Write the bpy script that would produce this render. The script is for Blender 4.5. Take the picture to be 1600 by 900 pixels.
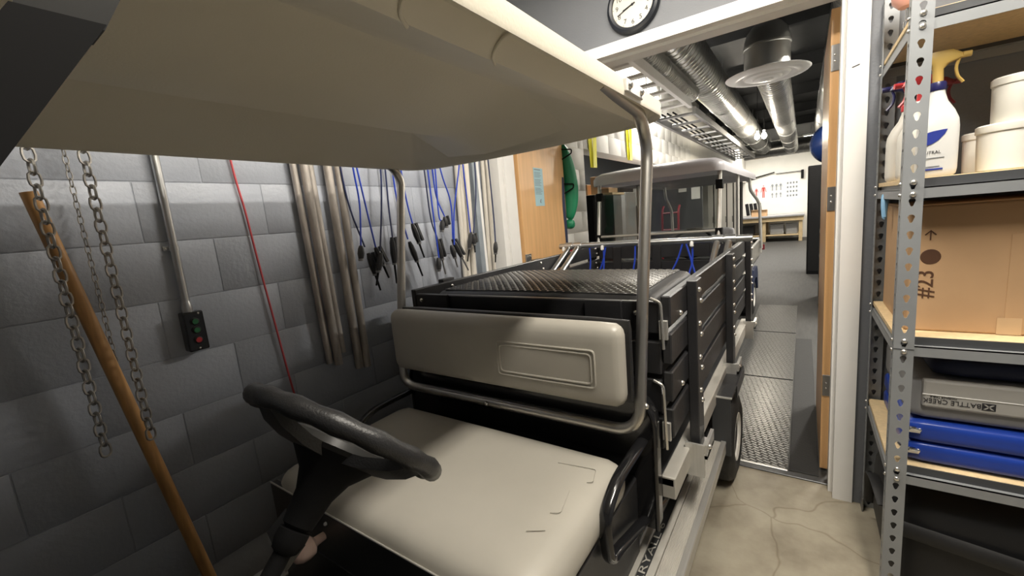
import bpy, bmesh, math, random
from mathutils import Vector, Matrix
random.seed(7)
S = bpy.context.scene
COL = S.collection
for o in list(bpy.data.objects):
    bpy.data.objects.remove(o)

# ------------------------------------------------------------------ camera
cam = bpy.data.cameras.new('camera')
cam_o = bpy.data.objects.new('camera', cam); COL.objects.link(cam_o)
cam.sensor_fit = 'HORIZONTAL'; cam.sensor_width = 36.0
cam.lens = 654.2 / 1600 * 36.0
cam.clip_start = 0.02; cam.clip_end = 100
YAW, PIT, ROL = -0.614902, -0.156126, -0.091088
fw = Vector((math.sin(YAW) * math.cos(PIT), math.cos(YAW) * math.cos(PIT), math.sin(PIT)))
rt = Vector((math.cos(YAW), -math.sin(YAW), 0)); up = rt.cross(fw)
r2 = math.cos(ROL) * rt + math.sin(ROL) * up
u2 = -math.sin(ROL) * rt + math.cos(ROL) * up
cam_o.matrix_world = Matrix(((r2.x, u2.x, -fw.x, 0), (r2.y, u2.y, -fw.y, 0), (r2.z, u2.z, -fw.z, 1.5), (0, 0, 0, 1)))
S.camera = cam_o

# ------------------------------------------------------------------ world, exposure
w = bpy.data.worlds.new('world'); S.world = w; w.use_nodes = True
w.node_tree.nodes['Background'].inputs[0].default_value = (0.5, 0.5, 0.52, 1)
w.node_tree.nodes['Background'].inputs[1].default_value = 0.008
S.view_settings.view_transform = 'Standard'; S.view_settings.look = 'None'
S.view_settings.gamma = 1; S.view_settings.use_curve_mapping = False
S.view_settings.exposure = 0.2

# ------------------------------------------------------------------ ceiling lamps (fixtures are built below around them)
# (x, y, z, size_x, size_y, watts)
LAMPS = [(-0.60, 1.40, 2.93, 1.00, 0.14, 34), (0.36, 0.85, 2.93, 0.14, 1.15, 52)]
FAR_FILL_LAMPS = [(-1.62, 6.0, 3.30, 0.14, 1.15, 70), (1.05, 4.9, 3.05, 0.14, 1.15, 110), (1.0, 9.0, 3.10, 0.14, 1.15, 110), (0.55, 15.9, 3.2, 1.15, 0.14, 95), (-1.3, 16.4, 3.2, 1.15, 0.14, 120), (-2.65, 6.2, 2.9, 0.14, 1.15, 55)]  # lamps added to brighten the far room and its recess, kept mostly hidden
def area(x, y, z, sx, sy, wt, col):
    l = bpy.data.lights.new('tube_light', 'AREA'); l.shape = 'RECTANGLE'; l.size = sx; l.size_y = sy
    l.energy = wt; l.color = col
    o = bpy.data.objects.new('tube_light', l); COL.objects.link(o); o.location = (x, y, z)
for a in LAMPS: area(*a, (1.0, 0.93, 0.82))
for a in FAR_FILL_LAMPS: area(*a, (1.0, 0.95, 0.86))

# ------------------------------------------------------------------ materials
MATS = {}
def mat(name, col, rough=0.5, metal=0.0, var=0.0, vscale=8.0, bump=0.0, bscale=60.0, emit=0.0, spec=0.5, coat=0.0, stretch=None, trans=0.0):
    m = bpy.data.materials.new(name); m.use_nodes = True
    nt = m.node_tree; b = nt.nodes['Principled BSDF']
    b.inputs['Base Color'].default_value = (*col, 1); b.inputs['Roughness'].default_value = rough
    b.inputs['Metallic'].default_value = metal; b.inputs['Specular IOR Level'].default_value = spec
    if coat: b.inputs['Coat Weight'].default_value = coat; b.inputs['Coat Roughness'].default_value = 0.12
    if trans: b.inputs['Transmission Weight'].default_value = trans
    if emit:
        b.inputs['Emission Color'].default_value = (*col, 1); b.inputs['Emission Strength'].default_value = emit
    tc = nt.nodes.new('ShaderNodeTexCoord'); src = tc.outputs['Object']
    if stretch:
        mp = nt.nodes.new('ShaderNodeMapping'); mp.inputs['Scale'].default_value = stretch
        nt.links.new(src, mp.inputs[0]); src = mp.outputs[0]
    if var:
        n = nt.nodes.new('ShaderNodeTexNoise'); n.inputs['Scale'].default_value = vscale; n.inputs['Detail'].default_value = 6
        nt.links.new(src, n.inputs['Vector'])
        cr = nt.nodes.new('ShaderNodeValToRGB')
        cr.color_ramp.elements[0].position = 0.3; cr.color_ramp.elements[1].position = 0.7
        cr.color_ramp.elements[0].color = (*[c * (1 - var) for c in col], 1)
        cr.color_ramp.elements[1].color = (*[min(1, c * (1 + var)) for c in col], 1)
        nt.links.new(n.outputs['Fac'], cr.inputs[0]); nt.links.new(cr.outputs[0], b.inputs['Base Color'])
    if bump:
        n2 = nt.nodes.new('ShaderNodeTexNoise'); n2.inputs['Scale'].default_value = bscale; n2.inputs['Detail'].default_value = 4
        nt.links.new(src, n2.inputs['Vector'])
        bp = nt.nodes.new('ShaderNodeBump'); bp.inputs['Strength'].default_value = bump; bp.inputs['Distance'].default_value = 0.004
        nt.links.new(n2.outputs['Fac'], bp.inputs['Height']); nt.links.new(bp.outputs[0], b.inputs['Normal'])
    MATS[name] = m
    return m

mat('block_paint', (0.36, 0.385, 0.44), 0.45, var=0.05, vscale=5, bump=0.35, bscale=70)
mat('block_white', (0.74, 0.73, 0.69), 0.55, var=0.05, vscale=5, bump=0.35, bscale=70)
mat('joint_paint', (0.33, 0.355, 0.405), 0.6, bump=0.5, bscale=90)
mat('wall_gray', (0.17, 0.18, 0.20), 0.55, var=0.03, vscale=3, bump=0.25, bscale=120)
mat('wall_white', (0.8, 0.78, 0.72), 0.6, var=0.03, vscale=3)
mat('ceiling_white', (0.7, 0.7, 0.68), 0.8)
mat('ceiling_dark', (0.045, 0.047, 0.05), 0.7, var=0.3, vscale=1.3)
mat('frame_white', (0.78, 0.77, 0.75), 0.35, var=0.02, vscale=6)
mat('rubber_floor', (0.034, 0.033, 0.031), 0.55, var=0.35, vscale=6, bump=0.2, bscale=30, stretch=(6, 0.6, 1))
mat('roof_plastic', (0.84, 0.79, 0.66), 0.42, var=0.03, vscale=2, bump=0.12, bscale=180)
mat('roof_gray', (0.50, 0.48, 0.50), 0.4)
mat('vinyl_beige', (0.46, 0.435, 0.38), 0.36, var=0.05, vscale=4, bump=0.12, bscale=14)
mat('aluminium', (0.70, 0.69, 0.66), 0.34, 0.75, var=0.06, vscale=5, stretch=(20, 1, 1))
mat('alu_dull', (0.56, 0.54, 0.49), 0.45, 0.35, var=0.08, vscale=9)
mat('galvanised', (0.58, 0.585, 0.58), 0.34, 1.0, var=0.14, vscale=7)
mat('duct_metal', (0.55, 0.55, 0.53), 0.3, 1.0, var=0.12, vscale=3)
mat('steel_tube', (0.62, 0.60, 0.56), 0.36, 1.0, var=0.1, vscale=5)
mat('rusty_pipe', (0.50, 0.46, 0.42), 0.5, 0.55, var=0.4, vscale=5, stretch=(6, 6, 1.2), bump=0.2)
mat('pipe_cream', (0.66, 0.62, 0.55), 0.5, 0.1, var=0.18, vscale=5, stretch=(8, 8, 0.6))
mat('pipe_gray', (0.30, 0.34, 0.38), 0.5, 0.3, var=0.15, vscale=5)
mat('chrome', (0.8, 0.8, 0.8), 0.15, 1.0)
mat('bolt_steel', (0.82, 0.80, 0.75), 0.25, 0.9)
mat('chain_steel', (0.42, 0.40, 0.37), 0.4, 0.9, var=0.3, vscale=20)
mat('black_board', (0.024, 0.024, 0.026), 0.36, var=0.3, vscale=4, bump=0.2, bscale=80)
mat('black_gloss', (0.012, 0.012, 0.013), 0.18, coat=0.3)
mat('black_plastic', (0.02, 0.02, 0.021), 0.4, bump=0.2, bscale=250)
mat('black_matte', (0.006, 0.006, 0.0065), 0.75, spec=0.2)
mat('kick_panel', (0.035, 0.035, 0.034), 0.33, var=0.1, vscale=4)
mat('rubber_black', (0.018, 0.018, 0.018), 0.65, bump=0.3, bscale=90)
mat('wheel_white', (0.75, 0.73, 0.68), 0.4)
mat('wood_door', (0.68, 0.40, 0.18), 0.38, var=0.09, vscale=3, stretch=(9, 9, 0.7))
mat('wood_handle', (0.50, 0.27, 0.10), 0.42, var=0.25, vscale=6, stretch=(10, 10, 1))
mat('particle_board', (0.72, 0.55, 0.32), 0.6, var=0.1, vscale=60)
mat('cardboard', (0.52, 0.33, 0.18), 0.7, var=0.06, vscale=5)
mat('cardboard_tape', (0.60, 0.42, 0.25), 0.3)
mat('shelf_gray', (0.30, 0.315, 0.33), 0.4, 0.25, var=0.05, vscale=8)
mat('shelf_dark', (0.06, 0.063, 0.068), 0.5)
mat('white_plastic', (0.80, 0.80, 0.78), 0.35)
mat('jar_plastic', (0.74, 0.72, 0.66), 0.45)
mat('yellow_plastic', (0.78, 0.55, 0.06), 0.35)
mat('amber_plastic', (0.62, 0.42, 0.12), 0.4)
mat('blue_label', (0.03, 0.05, 0.32), 0.4)
mat('navy_plastic', (0.02, 0.02, 0.10), 0.35)
mat('red_plastic', (0.62, 0.05, 0.06), 0.35)
mat('maroon', (0.20, 0.02, 0.03), 0.4)
mat('blue_vinyl', (0.015, 0.05, 0.33), 0.3, bump=0.15, bscale=12)
mat('gray_vinyl', (0.27, 0.27, 0.275), 0.42, bump=0.2, bscale=14)
mat('gray_light_vinyl', (0.42, 0.41, 0.39), 0.45, bump=0.1, bscale=14)
mat('navy_fabric', (0.012, 0.02, 0.06), 0.6)
mat('black_bag', (0.01, 0.01, 0.011), 0.6, bump=0.4, bscale=7)
mat('sky_blue', (0.25, 0.48, 0.72), 0.4)
mat('blue_cord', (0.015, 0.05, 0.42), 0.35)
mat('dark_cord', (0.02, 0.03, 0.09), 0.35)
mat('red_cord', (0.55, 0.07, 0.08), 0.5)
mat('pink', (0.62, 0.33, 0.27), 0.4)
mat('knob_pink', (0.85, 0.62, 0.52), 0.25)
mat('paper_blue', (0.36, 0.56, 0.62), 0.6)
mat('paper_white', (0.85, 0.84, 0.8), 0.6)
mat('ink', (0.02, 0.02, 0.025), 0.6)
mat('ink_gray', (0.2, 0.22, 0.24), 0.7)
mat('ink_red', (0.5, 0.06, 0.05), 0.6)
mat('ink_brown', (0.09, 0.04, 0.02), 0.6)
mat('green_cloth', (0.01, 0.22, 0.10), 0.45, bump=0.4, bscale=9)
mat('yellow_strap', (0.85, 0.80, 0.02), 0.45)
mat('ball_blue', (0.008, 0.022, 0.095), 0.25)
mat('clock_face', (0.68, 0.66, 0.58), 0.5)
mat('clock_rim', (0.015, 0.018, 0.025), 0.35)
mat('green_button', (0.02, 0.16, 0.06), 0.4)
mat('red_button', (0.5, 0.03, 0.04), 0.4)
mat('bench_wood', (0.55, 0.42, 0.24), 0.55, var=0.1)
mat('bench_top', (0.30, 0.30, 0.31), 0.35)
mat('bin_gray', (0.33, 0.33, 0.33), 0.5)
mat('tube_glow', (1.0, 0.95, 0.85), emit=9.0)
mat('bulb_glow', (1.0, 0.9, 0.7), emit=45.0)
mat('hinge_steel', (0.30, 0.30, 0.30), 0.4, 0.9)
mat('dark_plate', (0.05, 0.052, 0.055), 0.35, 0.3)

def concrete():
    m = bpy.data.materials.new('concrete'); m.use_nodes = True; nt = m.node_tree; b = nt.nodes['Principled BSDF']
    tc = nt.nodes.new('ShaderNodeTexCoord')
    n = nt.nodes.new('ShaderNodeTexNoise'); n.inputs['Scale'].default_value = 2.2; n.inputs['Detail'].default_value = 9; n.inputs['Roughness'].default_value = 0.62
    nt.links.new(tc.outputs['Object'], n.inputs['Vector'])
    cr = nt.nodes.new('ShaderNodeValToRGB')
    e = cr.color_ramp.elements; e[0].position = 0.28; e[0].color = (0.20, 0.17, 0.125, 1); e[1].position = 0.7; e[1].color = (0.47, 0.43, 0.34, 1)
    x = cr.color_ramp.elements.new(0.5); x.color = (0.36, 0.32, 0.245, 1)
    nt.links.new(n.outputs['Fac'], cr.inputs[0])
    # irregular hairline cracks
    n3 = nt.nodes.new('ShaderNodeTexNoise'); n3.inputs['Scale'].default_value = 3; nt.links.new(tc.outputs['Object'], n3.inputs['Vector'])
    mx = nt.nodes.new('ShaderNodeMixRGB'); mx.inputs[0].default_value = 0.22
    nt.links.new(tc.outputs['Object'], mx.inputs[1]); nt.links.new(n3.outputs['Color'], mx.inputs[2])
    v = nt.nodes.new('ShaderNodeTexVoronoi'); v.feature = 'DISTANCE_TO_EDGE'; v.inputs['Scale'].default_value = 1.7
    nt.links.new(mx.outputs[0], v.inputs['Vector'])
    c2 = nt.nodes.new('ShaderNodeValToRGB'); c2.color_ramp.elements[0].color = (0.6, 0.56, 0.5, 1); c2.color_ramp.elements[1].position = 0.008
    nt.links.new(v.outputs['Distance'], c2.inputs[0])
    mul = nt.nodes.new('ShaderNodeMixRGB'); mul.blend_type = 'MULTIPLY'; mul.inputs[0].default_value = 0.75
    nt.links.new(cr.outputs[0], mul.inputs[1]); nt.links.new(c2.outputs[0], mul.inputs[2])
    nt.links.new(mul.outputs[0], b.inputs['Base Color']); b.inputs['Roughness'].default_value = 0.48
    bp = nt.nodes.new('ShaderNodeBump'); bp.inputs['Strength'].default_value = 0.15
    nt.links.new(n.outputs['Fac'], bp.inputs['Height']); nt.links.new(bp.outputs[0], b.inputs['Normal'])
    MATS['concrete'] = m
concrete()

def tread(name, col, metal, rough, sx, sy, strength, axis_rot=0.0):
    """raised lozenges in a staggered grid, as fine relief"""
    m = bpy.data.materials.new(name); m.use_nodes = True; nt = m.node_tree; b = nt.nodes['Principled BSDF']
    b.inputs['Base Color'].default_value = (*col, 1); b.inputs['Metallic'].default_value = metal; b.inputs['Roughness'].default_value = rough
    tc = nt.nodes.new('ShaderNodeTexCoord'); mp = nt.nodes.new('ShaderNodeMapping'); mp.inputs['Scale'].default_value = (sx, sy, 1)
    mp.inputs['Rotation'].default_value = (0, 0, axis_rot)
    nt.links.new(tc.outputs['Object'], mp.inputs[0])
    br = nt.nodes.new('ShaderNodeTexBrick'); br.inputs['Scale'].default_value = 1.0
    br.inputs['Color1'].default_value = (1, 1, 1, 1); br.inputs['Color2'].default_value = (1, 1, 1, 1); br.inputs['Mortar'].default_value = (0, 0, 0, 1)
    br.inputs['Mortar Size'].default_value = 0.055; br.inputs['Mortar Smooth'].default_value = 1.0
    br.inputs['Brick Width'].default_value = 0.5; br.inputs['Row Height'].default_value = 0.25
    nt.links.new(mp.outputs[0], br.inputs['Vector'])
    bp = nt.nodes.new('ShaderNodeBump'); bp.inputs['Strength'].default_value = strength; bp.inputs['Distance'].default_value = 0.006
    nt.links.new(br.outputs['Color'], bp.inputs['Height']); nt.links.new(bp.outputs[0], b.inputs['Normal'])
    MATS[name] = m
mat('tread_vinyl_plain', (0.06, 0.056, 0.05), 0.26)
tread('tread_vinyl', (0.05, 0.047, 0.042), 0.0, 0.33, 11, 11, 1.0)
tread('tread_plate', (0.20, 0.20, 0.195), 0.9, 0.3, 10, 12, 1.0, 0.6)

def ribbed(name, col, metal, rough, axis, freq, strength=1.0):
    m = bpy.data.materials.new(name); m.use_nodes = True; nt = m.node_tree; b = nt.nodes['Principled BSDF']
    b.inputs['Base Color'].default_value = (*col, 1); b.inputs['Metallic'].default_value = metal; b.inputs['Roughness'].default_value = rough
    tc = nt.nodes.new('ShaderNodeTexCoord'); wv = nt.nodes.new('ShaderNodeTexWave'); wv.bands_direction = axis; wv.inputs['Scale'].default_value = freq
    nt.links.new(tc.outputs['Object'], wv.inputs['Vector'])
    bp = nt.nodes.new('ShaderNodeBump'); bp.inputs['Strength'].default_value = strength; bp.inputs['Distance'].default_value = 0.004
    nt.links.new(wv.outputs['Fac'], bp.inputs['Height']); nt.links.new(bp.outputs[0], b.inputs['Normal'])
    MATS[name] = m
ribbed('step_ribs', (0.60, 0.57, 0.51), 0.35, 0.45, 'X', 42)
ribbed('chequer_alu', (0.55, 0.53, 0.50), 0.8, 0.4, 'DIAGONAL', 60)

def glass(name, tint, gloss):
    m = bpy.data.materials.new(name); m.use_nodes = True; nt = m.node_tree
    for n in list(nt.nodes): nt.nodes.remove(n)
    o = nt.nodes.new('ShaderNodeOutputMaterial'); t = nt.nodes.new('ShaderNodeBsdfTransparent'); t.inputs[0].default_value = (*tint, 1)
    g = nt.nodes.new('ShaderNodeBsdfGlossy'); g.inputs['Roughness'].default_value = 0.06
    fr = nt.nodes.new('ShaderNodeFresnel'); fr.inputs[0].default_value = gloss
    mx = nt.nodes.new('ShaderNodeMixShader'); nt.links.new(fr.outputs[0], mx.inputs[0]); nt.links.new(t.outputs[0], mx.inputs[1]); nt.links.new(g.outputs[0], mx.inputs[2])
    nt.links.new(mx.outputs[0], o.inputs[0]); MATS[name] = m
glass('windscreen_glass', (0.66, 0.67, 0.66), 1.4)

# ------------------------------------------------------------------ geometry helpers
V = Vector
def NB(): return bmesh.new()
def box(bm, lo, hi, bev=0.0, seg=2):
    g = bmesh.ops.create_cube(bm, size=1.0)['verts']
    c = [(a + b) / 2 for a, b in zip(lo, hi)]; s = [abs(b - a) for a, b in zip(lo, hi)]
    for v in g: v.co = V((c[0] + v.co.x * s[0], c[1] + v.co.y * s[1], c[2] + v.co.z * s[2]))
    if bev:
        es = list({e for v in g for e in v.link_edges})
        bmesh.ops.bevel(bm, geom=es, offset=bev, segments=seg, affect='EDGES', profile=0.5)
    return bm
def obox(bm, a, b, wv, hv, off=V((0, 0, 0))):
    """a bar from a to b with half-width vectors wv and hv"""
    a, b = V(a) + off, V(b) + off; wv, hv = V(wv), V(hv)
    vs = [bm.verts.new(p + i * wv + j * hv) for p in (a, b) for i, j in ((-1, -1), (1, -1), (1, 1), (-1, 1))]
    for f in ((0, 1, 2, 3), (7, 6, 5, 4), (0, 4, 5, 1), (1, 5, 6, 2), (2, 6, 7, 3), (3, 7, 4, 0)): bm.faces.new([vs[i] for i in f])
    return bm
def smooth_path(pts, n=6):
    """Catmull-Rom through the points"""
    P = [V(p) for p in pts]; P = [2 * P[0] - P[1]] + P + [2 * P[-1] - P[-2]]; out = []
    for i in range(1, len(P) - 2):
        for k in range(n):
            t = k / n; a, b, c, d = P[i - 1], P[i], P[i + 1], P[i + 2]
            out.append(0.5 * ((2 * b) + (c - a) * t + (2 * a - 5 * b + 4 * c - d) * t * t + (3 * b - a - 3 * c + d) * t ** 3))
    out.append(P[-2]); return out
def fillet(pts, r, n=5):
    """polyline with rounded corners"""
    P = [V(p) for p in pts]; out = [P[0]]
    for i in range(1, len(P) - 1):
        a, b, c = P[i - 1], P[i], P[i + 1]
        d1, d2 = (a - b), (c - b); k = min(r, d1.length * 0.48, d2.length * 0.48)
        p, q = b + d1.normalized() * k, b + d2.normalized() * k
        for j in range(n + 1):
            t = j / n; out.append((1 - t) ** 2 * p + 2 * t * (1 - t) * b + t * t * q)
    out.append(P[-1]); return out
def tube(bm, pts, r, seg=10, closed=False, rz=None, cap=True):
    P = [V(p) for p in pts]; n = len(P); rings = []
    ref = None
    for i, p in enumerate(P):
        if closed: t = P[(i + 1) % n] - P[i - 1]
        else: t = P[min(i + 1, n - 1)] - P[max(i - 1, 0)]
        t.normalize()
        if ref is None:
            ref = V((0, 0, 1)) if abs(t.z) < 0.9 else V((1, 0, 0))
        ref = (ref - t * ref.dot(t)).normalized(); s = t.cross(ref)
        rr = r[i] if isinstance(r, (list, tuple)) else r; r_b = rz if rz else rr
        rings.append([bm.verts.new(p + s * math.cos(2 * math.pi * k / seg) * rr + ref * math.sin(2 * math.pi * k / seg) * r_b) for k in range(seg)])
    for i in range(n if closed else n - 1):
        A, B = rings[i], rings[(i + 1) % n]
        for k in range(seg): bm.faces.new((A[k], A[(k + 1) % seg], B[(k + 1) % seg], B[k]))
    if cap and not closed:
        bm.faces.new(rings[0][::-1]); bm.faces.new(rings[-1])
    return bm
def cyl(bm, a, b, r, seg=16, r_end=None):
    return tube(bm, [a, b], [r, r if r_end is None else r_end], seg)
def lathe(bm, prof, c, axis='z', seg=24):
    """profile of (radius, height) turned about an axis through c"""
    c = V(c); ax = {'x': 0, 'y': 1, 'z': 2}[axis]; u, v = [(1, 2), (2, 0), (0, 1)][ax]
    rings = []
    for r, h in prof:
        ring = []
        for k in range(seg):
            p = [0, 0, 0]; p[ax] = h; p[u] = r * math.cos(2 * math.pi * k / seg); p[v] = r * math.sin(2 * math.pi * k / seg)
            ring.append(bm.verts.new(c + V(p)))
        rings.append(ring)
    for A, B in zip(rings, rings[1:]):
        for k in range(seg): bm.faces.new((A[k], A[(k + 1) % seg], B[(k + 1) % seg], B[k]))
    bm.faces.new(rings[0][::-1]); bm.faces.new(rings[-1])
    return bm
def prism(bm, poly, axis, a, b):
    """polygon (two other axes in order) extruded from a to b along axis"""
    i = 'xyz'.index(axis); u, v = [(1, 2), (0, 2), (0, 1)][i]
    def P(q, h):
        p = [0, 0, 0]; p[i] = h; p[u], p[v] = q; return bm.verts.new(p)
    A = [P(q, a) for q in poly]; B = [P(q, b) for q in poly]; n = len(poly)
    bm.faces.new(A[::-1]); bm.faces.new(B)
    for k in range(n): bm.faces.new((A[k], A[(k + 1) % n], B[(k + 1) % n], B[k]))
    return bm
def pillow(bm, lo, hi, ex=0.12, n=10, puff=0.0, puff_axis=1):
    """box with generous round edges (super-ellipsoid style)"""
    c = V([(a + b) / 2 for a, b in zip(lo, hi)]); h = [(b - a) / 2 for a, b in zip(lo, hi)]
    r = min(ex, min(h) * 0.98)
    g = bmesh.ops.create_cube(bm, size=2.0)['verts']
    es = list({e for v in g for e in v.link_edges})
    bmesh.ops.subdivide_edges(bm, edges=es, cuts=n, use_grid_fill=True)
    vs = [v for v in bm.verts if max(abs(v.co.x), abs(v.co.y), abs(v.co.z)) <= 1.0001 and v.is_valid and not v.tag]
    for v in vs:
        q = [v.co.x, v.co.y, v.co.z]
        # concentrate the loops near the edges
        p = [math.copysign(1 - (1 - abs(t)) ** 1.6, t) * hh for t, hh in zip(q, h)]
        core = [max(-hh + r, min(hh - r, t)) for t, hh in zip(p, h)]
        d = V([a - b for a, b in zip(p, core)])
        if d.length > 1e-9: p = V(core) + d.normalized() * r
        p = V(p)
        if puff:
            k = 1
            for i in range(3):
                if i != puff_axis: k *= max(0, 1 - (p[i] / h[i]) ** 2)
            p[puff_axis] += math.copysign(puff * k, p[puff_axis]) if abs(p[puff_axis]) > h[puff_axis] * 0.5 else 0
        v.co = c + p; v.tag = True
    return bm

ROOT = {}
def loc_of(o):
    while o.parent: o = o.parent
    return V(o.location)
def mk(name, bm, m, parent=None, smooth=False, keep=False, angle=None):
    bmesh.ops.recalc_face_normals(bm, faces=bm.faces[:])
    me = bpy.data.meshes.new(name); bm.to_mesh(me); bm.free()
    me.materials.append(MATS[m])
    if smooth:
        for p in me.polygons: p.use_smooth = True
        me.set_sharp_from_angle(angle=math.radians(angle or 40))
    o = bpy.data.objects.new(name, me); COL.objects.link(o)
    if parent is not None:
        o.parent = parent; me.transform(Matrix.Translation(-loc_of(parent)))
    elif not keep:
        xs = [v.co for v in me.vertices]
        b = V(((min(v.x for v in xs) + max(v.x for v in xs)) / 2, (min(v.y for v in xs) + max(v.y for v in xs)) / 2, min(v.z for v in xs)))
        me.transform(Matrix.Translation(-b)); o.location = b
    return o
def inst(name, me, m, parent, at, rot=None):
    """one more piece from a shared mesh, placed at a world point under its parent"""
    o = bpy.data.objects.new(name, me); COL.objects.link(o); o.parent = parent; o.location = V(at) - loc_of(parent)
    if rot is not None: o.rotation_euler = rot
    return o
def shared(name, bm, m, smooth=True):
    bmesh.ops.recalc_face_normals(bm, faces=bm.faces[:])
    me = bpy.data.meshes.new(name); bm.to_mesh(me); bm.free(); me.materials.append(MATS[m])
    if smooth:
        for p in me.polygons: p.use_smooth = True
        me.set_sharp_from_angle(angle=math.radians(40))
    return me
def tag(o, label, cat, group=None):
    o['label'] = label; o['category'] = cat
    if group: o['group'] = group
    return o
def thing(name, label, cat, loc, group=None):
    o = bpy.data.objects.new(name, None); COL.objects.link(o); o.location = loc; o.empty_display_size = 0.1
    return tag(o, label, cat, group)
def struct(o): o['kind'] = 'structure'; return o
def text(name, body, size, at, right, upv, m, parent, ext=0.0006, align='CENTER', sx=1.0):
    cu = bpy.data.curves.new(name, 'FONT'); cu.body = body; cu.size = size; cu.extrude = ext; cu.align_x = align; cu.align_y = 'CENTER'; cu.resolution_u = 3
    t = bpy.data.objects.new(name, cu); COL.objects.link(t)
    dg = bpy.context.evaluated_depsgraph_get(); me = bpy.data.meshes.new_from_object(t.evaluated_get(dg))
    bpy.data.objects.remove(t)
    R, U = V(right).normalized(), V(upv).normalized(); N = R.cross(U)
    M = Matrix(((R.x * sx, U.x, N.x, at[0]), (R.y * sx, U.y, N.y, at[1]), (R.z * sx, U.z, N.z, at[2]), (0, 0, 0, 1)))
    me.transform(Matrix.Translation(-loc_of(parent)) @ M); me.materials.clear(); me.materials.append(MATS[m])
    o = bpy.data.objects.new(name, me); COL.objects.link(o); o.parent = parent
    return o
bolt_x = shared('bolt', lathe(NB(), [(0.010, 0), (0.010, 0.003), (0.007, 0.007), (0.003, 0.009)], (0, 0, 0), 'x', 8), 'bolt_steel')
bolt_y = shared('bolt', lathe(NB(), [(0.003, -0.009), (0.007, -0.007), (0.010, -0.003), (0.010, 0)], (0, 0, 0), 'y', 8), 'bolt_steel')

# ================================================================== THE ROOM
WX = -1.822; WY = 2.41; WT = 0.19; CEIL = 3.05
OPL, OPR, OPZ = -1.72, 0.138, 2.357
struct(mk('floor', box(NB(), (-1.95, -2.7, -0.1), (2.3, 2.52, 0)), 'concrete', keep=True))
struct(mk('floor_far', box(NB(), (-4.0, 2.52, -0.1), (2.6, 19, 0.006)), 'rubber_floor', keep=True))
struct(mk('ceiling', box(NB(), (-1.95, -2.7, CEIL), (2.3, WY + 0.02, CEIL + 0.1)), 'ceiling_white', keep=True))
struct(mk('ceiling_far', box(NB(), (-4.0, WY + 0.02, 3.55), (2.6, 19, 3.65)), 'ceiling_dark', keep=True))
wl = struct(mk('wall_left', box(NB(), (-1.95, -2.7, 0), (WX - 0.0022, WY, CEIL)), 'joint_paint', keep=True))
bm = NB(); box(bm, (-1.95, WY, 0), (OPL - 0.02, WY + WT, 3.55)); box(bm, (OPR + 0.02, WY, 0), (2.3, WY + WT, 3.55)); box(bm, (OPL - 0.02, WY, OPZ + 0.02), (OPR + 0.02, WY + WT, 3.55))
struct(mk('wall_front', bm, 'wall_gray', keep=True))
struct(mk('wall_right', box(NB(), (2.0, -2.7, 0), (2.1, WY, CEIL)), 'wall_gray', keep=True))
struct(mk('wall_back', box(NB(), (-1.95, -2.7, 0), (2.0, -2.6, CEIL)), 'wall_gray', keep=True))

# concrete blocks of the left wall: every block a piece of its own
BH = 0.2032; BL = 0.4064; Z0 = 1.5401 - 7 * BH
block_cache = {}
def block(parent, x, y0, y1, z0, z1, m, depth=0.03, sign=1):
    L, H = round(y1 - y0, 3), round(z1 - z0, 3); key = (L, H, m, sign)
    if key not in block_cache:
        j = 0.0015
        b = box(NB(), (-depth if sign > 0 else 0, j, j), (0 if sign > 0 else depth, L - j, H - j), 0.0028, 2)
        block_cache[key] = shared('block', b, m)
    o = inst('block', block_cache[key], m, parent, (x, y0, z0)); return o
def block_field(parent, x, ya, yb, za, zb, m, skip=None):
    k = -2
    while Z0 + k * BH < zb - 0.02:
        z0, z1 = max(za, Z0 + k * BH), min(zb, Z0 + (k + 1) * BH)
        if z1 - z0 > 0.03:
            s = 0.467 if (k - 7) % 2 == 0 else 0.264
            n = math.floor((ya - s) / BL)
            while s + n * BL < yb - 0.01:
                y0, y1 = max(ya, s + n * BL), min(yb, s + (n + 1) * BL)
                if y1 - y0 > 0.03: block(parent, x, y0, y1, z0, z1, m)
                n += 1
        k += 1
block_field(wl, WX, -0.6, WY, 0, CEIL, 'block_paint')

# far room shell
FX = -1.83
pier = struct(mk('wall_far_left', box(NB(), (-2.02, WY + WT, 0), (FX - 0.0022, 4.05, 3.55)), 'wall_white', keep=True))
block_field(pier, FX, WY + WT, 4.05, 0, 3.4, 'block_white')
lint = struct(mk('wall_far_left_upper', box(NB(), (-2.02, 4.05, 2.16), (FX - 0.0022, 19, 3.55)), 'wall_white', keep=True))
block_field(lint, FX, 4.05, 9.0, 2.16, 3.4, 'block_white')
struct(mk('wall_far_recess', box(NB(), (-4.0, WY + WT, 0), (-3.9, 19, 3.55)), 'wall_gray', keep=True))
struct(mk('wall_far_end', box(NB(), (-4.0, 18.6, 0), (2.6, 18.75, 3.55)), 'wall_white', keep=True))
struct(mk('wall_far_right', box(NB(), (2.4, WY + WT, 0), (2.5, 18.6, 3.55)), 'wall_white', keep=True))
struct(mk('ceiling_recess', box(NB(), (-3.9, 4.05, 3.0), (-2.02, 18.6, 3.1)), 'ceiling_white', keep=True))

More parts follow.
